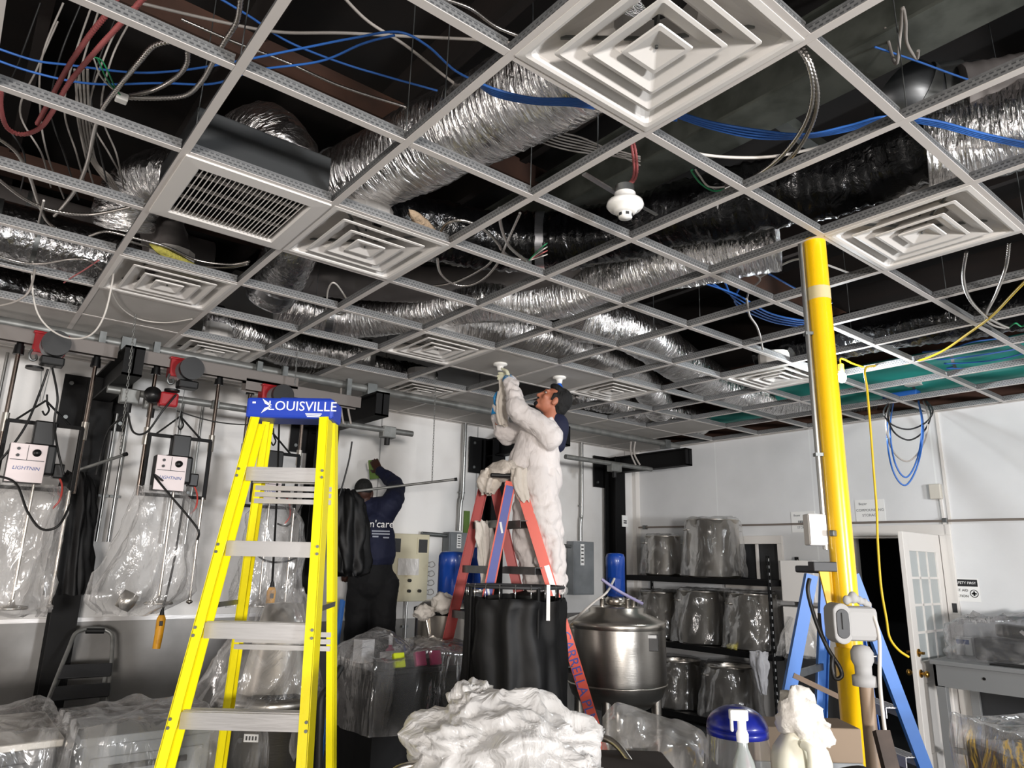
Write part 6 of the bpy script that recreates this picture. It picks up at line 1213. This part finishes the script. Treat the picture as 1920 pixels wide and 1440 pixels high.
# ================================================================== foreground
# steel cart with tube handles, white bag bundle on it
zt = 1.04; th = math.atan2(RTH.y, RTH.x); c = hv(985, 1440, 2.25); c.z = 0; t = thing('steel_cart', 'dark steel cart with bent tube handles in the foreground', 'cart', c)
def cl(x, y, z): return c + RTH * x + FH * y + V(0, 0, z)
MB().box(cl(.0, .02, zt - .05), (.72, .46, .03), Rc).build('tray', 'stainless', t, bevel=.006); MB().box(cl(.06, -.215, zt + .0), (.3, .06, .13), Rc).build('tray_lip', 'dark_brown', t, bevel=.005); MB().box(cl(0, .02, .3), (.7, .44, .03), Rc).build('lower_tray', 'stainless', t)
MB().tube(spline([cl(.18, .26, zt + .08), cl(.25, .25, zt + .085), cl(.3, .2, zt + .07), cl(.36, .05, zt + .0), cl(.4, -.08, zt - .02), cl(.45, -.12, zt - .02)], 6), .011, 10).build('handle', 'stainless', t)
MB().tube(spline([cl(.2, -.15, zt - .0), cl(.34, -.13, zt + .03), cl(.42, -.12, zt + .03), cl(.47, -.15, zt - .02), cl(.49, -.18, zt - .12), cl(.49, -.2, zt - .3)], 6), .012, 10).build('handle', 'stainless', t)
MB().tube(spline([cl(-.3, -.05, zt + .07), cl(-.37, -.06, zt + .05), cl(-.4, -.08, zt - .03), cl(-.4, -.1, zt - .3)], 6), .011, 10).build('handle', 'stainless', t)
for sx in (-1, 1):
    for sy in (-1, 1): MB().cyl(cl(sx * .33, sy * .19 + .02, zt - .05), cl(sx * .33, sy * .19 + .02, .06), .014, 10).build('post', 'stainless', t)
c2 = hv(1185, 1420, 2.35); MB().box(V(c2.x, c2.y, zt - .0), (.24, .3, .1), Rc).build('side_box', 'dark_brown', t, bevel=.006)
def lump(c, s, m, lab, seed, name, cat, amp=.28, fr=2.2, n=110, flat=True, spikes=0):
    b = MB(); rs = []; c = Vector(c)
    for i in range(1, 57):
        th_ = PI * i / 57; row = []
        for k in range(n):
            a = 2 * PI * k / n; d = V(math.sin(th_) * math.cos(a), math.sin(th_) * math.sin(a), math.cos(th_))
            w = 1 + amp * nz(d * fr, 1, seed) + amp * .5 * (.3 - abs(nz(d * fr * 1.6, 1, seed + 3)) * 2) + amp * .13 * (.3 - abs(nz(d * fr * 3.6 + V(0, 0, 2), 1, seed + 6)) * 2)
            p = c + Rc @ V(d.x * s[0] * w, d.y * s[1] * w, 0) + V(0, 0, d.z * s[2] * w)
            if flat: p.z = max(p.z, c.z - s[2] * .55)
            row.append(p)
        rs.append(row)
    return tag(b.rings(rs, True, True).build(name, m), lab, cat)
q_ = hv(945, 1392, 2.25); lump(V(q_.x, q_.y, zt + .09), (.275, .17, .15), 'film_white', 'big crumpled white plastic bag bundle on the foreground cart', 5, 'white_plastic_bag', 'plastic bag', .3, 2.0)
q_ = hv(885, 1335, 2.3); lump(V(q_.x, q_.y, zt + .2), (.075, .09, .075), 'film_white', 'knotted tip of white plastic rising from the bag bundle', 8, 'white_plastic_bag', 'plastic bag', .4, 1.8, 40)
q_ = hv(1098, 1392, 2.15); lump(V(q_.x, q_.y, zt + .02), (.075, .1, .085), 'film_white', 'loose end of white plastic at the right of the bag bundle', 9, 'white_plastic_bag', 'plastic bag', .4, 2.6, 40)
# clear film tent right of the cart
b = MB(); rs = []; A_ = [hv(1130, 1345, 2.9), hv(1158, 1318, 2.9), hv(1230, 1340, 2.95), hv(1300, 1360, 2.9), hv(1325, 1385, 2.8), hv(1328, 1440, 2.75)]; B_ = [hv(1128, 1440, 2.55), hv(1150, 1440, 2.5), hv(1190, 1440, 2.45), hv(1245, 1440, 2.45), hv(1290, 1440, 2.45), hv(1320, 1450, 2.5)]
A2, B2 = spline(A_, 8), spline(B_, 8)
for i in range(14):
    s = i / 13; rs.append([a.lerp(bq, s) + V(0, 0, .05 * math.sin(s * PI) + .05 * nz((k * .2, s * 4, 1), 1, 3) * s) - FH * .03 * nz((k * .4, s * 3, 7), 1, 5) for k, (a, bq) in enumerate(zip(A2, B2))])
b.rings(rs, True, False, False); tag(b.build('plastic_sheet', 'film_milky'), 'peaked clear plastic sheet beside the foreground cart', 'plastic sheet')
tg = hv(1230, 1440, 2.7); tag(MB().box(V(tg.x, tg.y, .5), (.3, .3, 1.0), Rc).build('grey_crate', 'grey_metal', bevel=.01), 'grey crate under the peaked plastic sheet', 'crate')
# bench carrying bottles at the bottom right
bc = hv(1480, 1440, 2.3); zb = 1.025; t = thing('side_bench', 'low bench under the face shield and jug at the bottom right', 'bench', V(bc.x, bc.y, 0)); bR = Rc
MB().box(V(bc.x, bc.y, zb - .02), (.66, .5, .04), bR).build('top', 'desk_grey', t, bevel=.005)
for sx in (-1, 1):
    for sy in (-1, 1): p = V(bc.x, bc.y, 0) + RTH * sx * .29 + FH * sy * .21; MB().cyl(p, p + V(0, 0, zb - .04), .02, 10).build('leg', 'desk_grey', t)
def bp_(px, d, z=zb): p = hv(px, 1440, d); return V(p.x, p.y, z)
# face shield
c = bp_(1386, 2.28); t = thing('face_shield', 'clear face shield with a blue crown at the bottom right', 'face shield', c)
zc = hv(1386, 1364, 2.28).z; rr = .084
b = MB(); rs = []
for i in range(9):
    e = i / 8 * PI / 2 * .97; rs.append([V(c.x, c.y, zc) + V(math.cos(a) * rr * math.cos(e), math.sin(a) * rr * 1.05 * math.cos(e), math.sin(e) * .06) for a in [2 * PI * k / 40 for k in range(40)]])
b.rings(rs, True); b.rings([[p - V(0, 0, .02) for p in rs[0]], rs[0]], True); b.build('crown', 'blue_visor', t, solid=.003)
b = MB(); b.rings([[V(c.x, c.y, z) + V(math.cos(a) * rr * k_, math.sin(a) * rr * 1.05 * k_, 0) for a in [2 * PI * k / 48 for k in range(49)]] for z, k_ in ((zc - .015, 1.0), (zc - .1, 1.12), (zb + .005, 1.18))], True, False, False); b.build('visor', 'film_visor', t)
MB().lathe([(.001, .0), (.035, 0), (.04, .03), (.03, .06), (.001, .065)], c + V(0, 0, .002) - RTH * .04, 18).build('pink_cap', 'pink_liquid', t)
# spray bottle
c = bp_(1395, 2.12); t = thing('spray_bottle', 'clear spray bottle with white nozzle and green label before the face shield', 'bottle', c)
MB().lathe([(.001, 0), (.032, 0), (.034, .01), (.034, .1), (.028, .13), (.014, .165), (.012, .185)], c, 24).build('bottle', mat('clear_plastic', 'cfd6d4', .15, trans=.6), t); MB().lathe([(.0345, .03), (.0348, .03), (.0348, .09), (.0345, .09)], c, 24, cap=False).build('label', mat('mint', '8fbba0', .5), t)
MB().lathe([(.016, .18), (.017, .2), (.012, .21), (.012, .235), (.001, .24)], c, 16).build('collar', 'white_print', t); b = MB().box(c + V(0, 0, .248) - RTH * .008, (.05, .022, .028), Rc).box(c + V(0, 0, .225) - RTH * .028, (.008, .014, .04), Rc).build('trigger_head', 'white_print', t, bevel=.005)
# jug with rag
c = bp_(1503, 2.2); t = thing('jug', 'cream plastic jug with a colourful label under a white rag', 'jug', c)
b = MB(); b.rings([[c + Rc @ V(math.copysign(abs(math.cos(a)) ** .55, math.cos(a)) * r, math.copysign(abs(math.sin(a)) ** .55, math.sin(a)) * r * .75, 0) + V(0, 0, z) for a in [2 * PI * k / 40 for k in range(40)]] for r, z in ((.07, 0), (.078, .01), (.078, .12), (.07, .15), (.045, .185), (.024, .2), (.022, .225))], True, True); b.build('body', 'jug', t)
MB().tube(spline([c - FH * .05 + V(0, 0, .17) - RTH * .01, c - FH * .075 + V(0, 0, .16), c - FH * .075 + V(0, 0, .12), c - FH * .06 + V(0, 0, .1)], 5), .012, 10).build('grip', 'jug', t)
for z0, z1, m_ in ((.02, .045, 'label_red'), (.045, .07, 'label_green')): b = MB(); b.rings([[c + Rc @ V(math.copysign(abs(math.cos(a)) ** .55, math.cos(a)) * .0795, math.copysign(abs(math.sin(a)) ** .55, math.sin(a)) * .0795 * .75, 0) + V(0, 0, z) for a in [2 * PI * k / 40 for k in range(40)]] for z in (z0, z1)], True); b.build('label_band', m_, t)
rag(c + V(0, 0, .235), .062, .055, .07, 'rag_white', 'white rag stuffed over the neck of the cream jug', 71); rag(c + V(0, 0, .19) + RTH * .05, .04, .05, .045, 'rag_white', 'loose right end of the white rag on the cream jug', 73)
# boxes behind
c = bp_(1500, 2.5); tag(MB().box(V(c.x, c.y, zb + .11), (.34, .16, .1), Rc).build('cardboard_box', 'mdf', bevel=.004), 'tan cardboard box behind the cream jug', 'box')
tag(MB().box(V(c.x, c.y, zb + .03), (.34, .16, .06), Rc).build('grey_box', 'grey_metal', bevel=.004), 'grey box under the tan cardboard box', 'box')
c = bp_(1590, 2.15); t = thing('power_sander', 'grey hand tool with dark grip lying right of the jug', 'power tool', c); b = MB(); ball(b, c + V(0, 0, .06), (.07, .05, .035), Rc); b.build('body', 'soft_grey', t); b = MB(); capsule(b, [(c + V(0, 0, .095) - RTH * .03, .016), (c + V(0, 0, .1) + RTH * .04, .02), (c + V(0, 0, .07) + RTH * .08, .016)], 12); b.build('grip', 'black_rubber', t); MB().box(c + V(0, 0, .016), (.12, .08, .03), Rc).build('base_pad', 'dark_grey', t, bevel=.005)
t = thing('slanted_post', 'worn brown post leaning at the foot of the yellow column', 'post', hv(1665, 1440, 2.65)); b = MB().beam(hv(1652, 1370, 2.7), hv(1700, 1560, 2.6), .05, .03, FH); b.build('post', mat('worn_brown', '4d4038', .7, var=(8, '2f2620')), t)
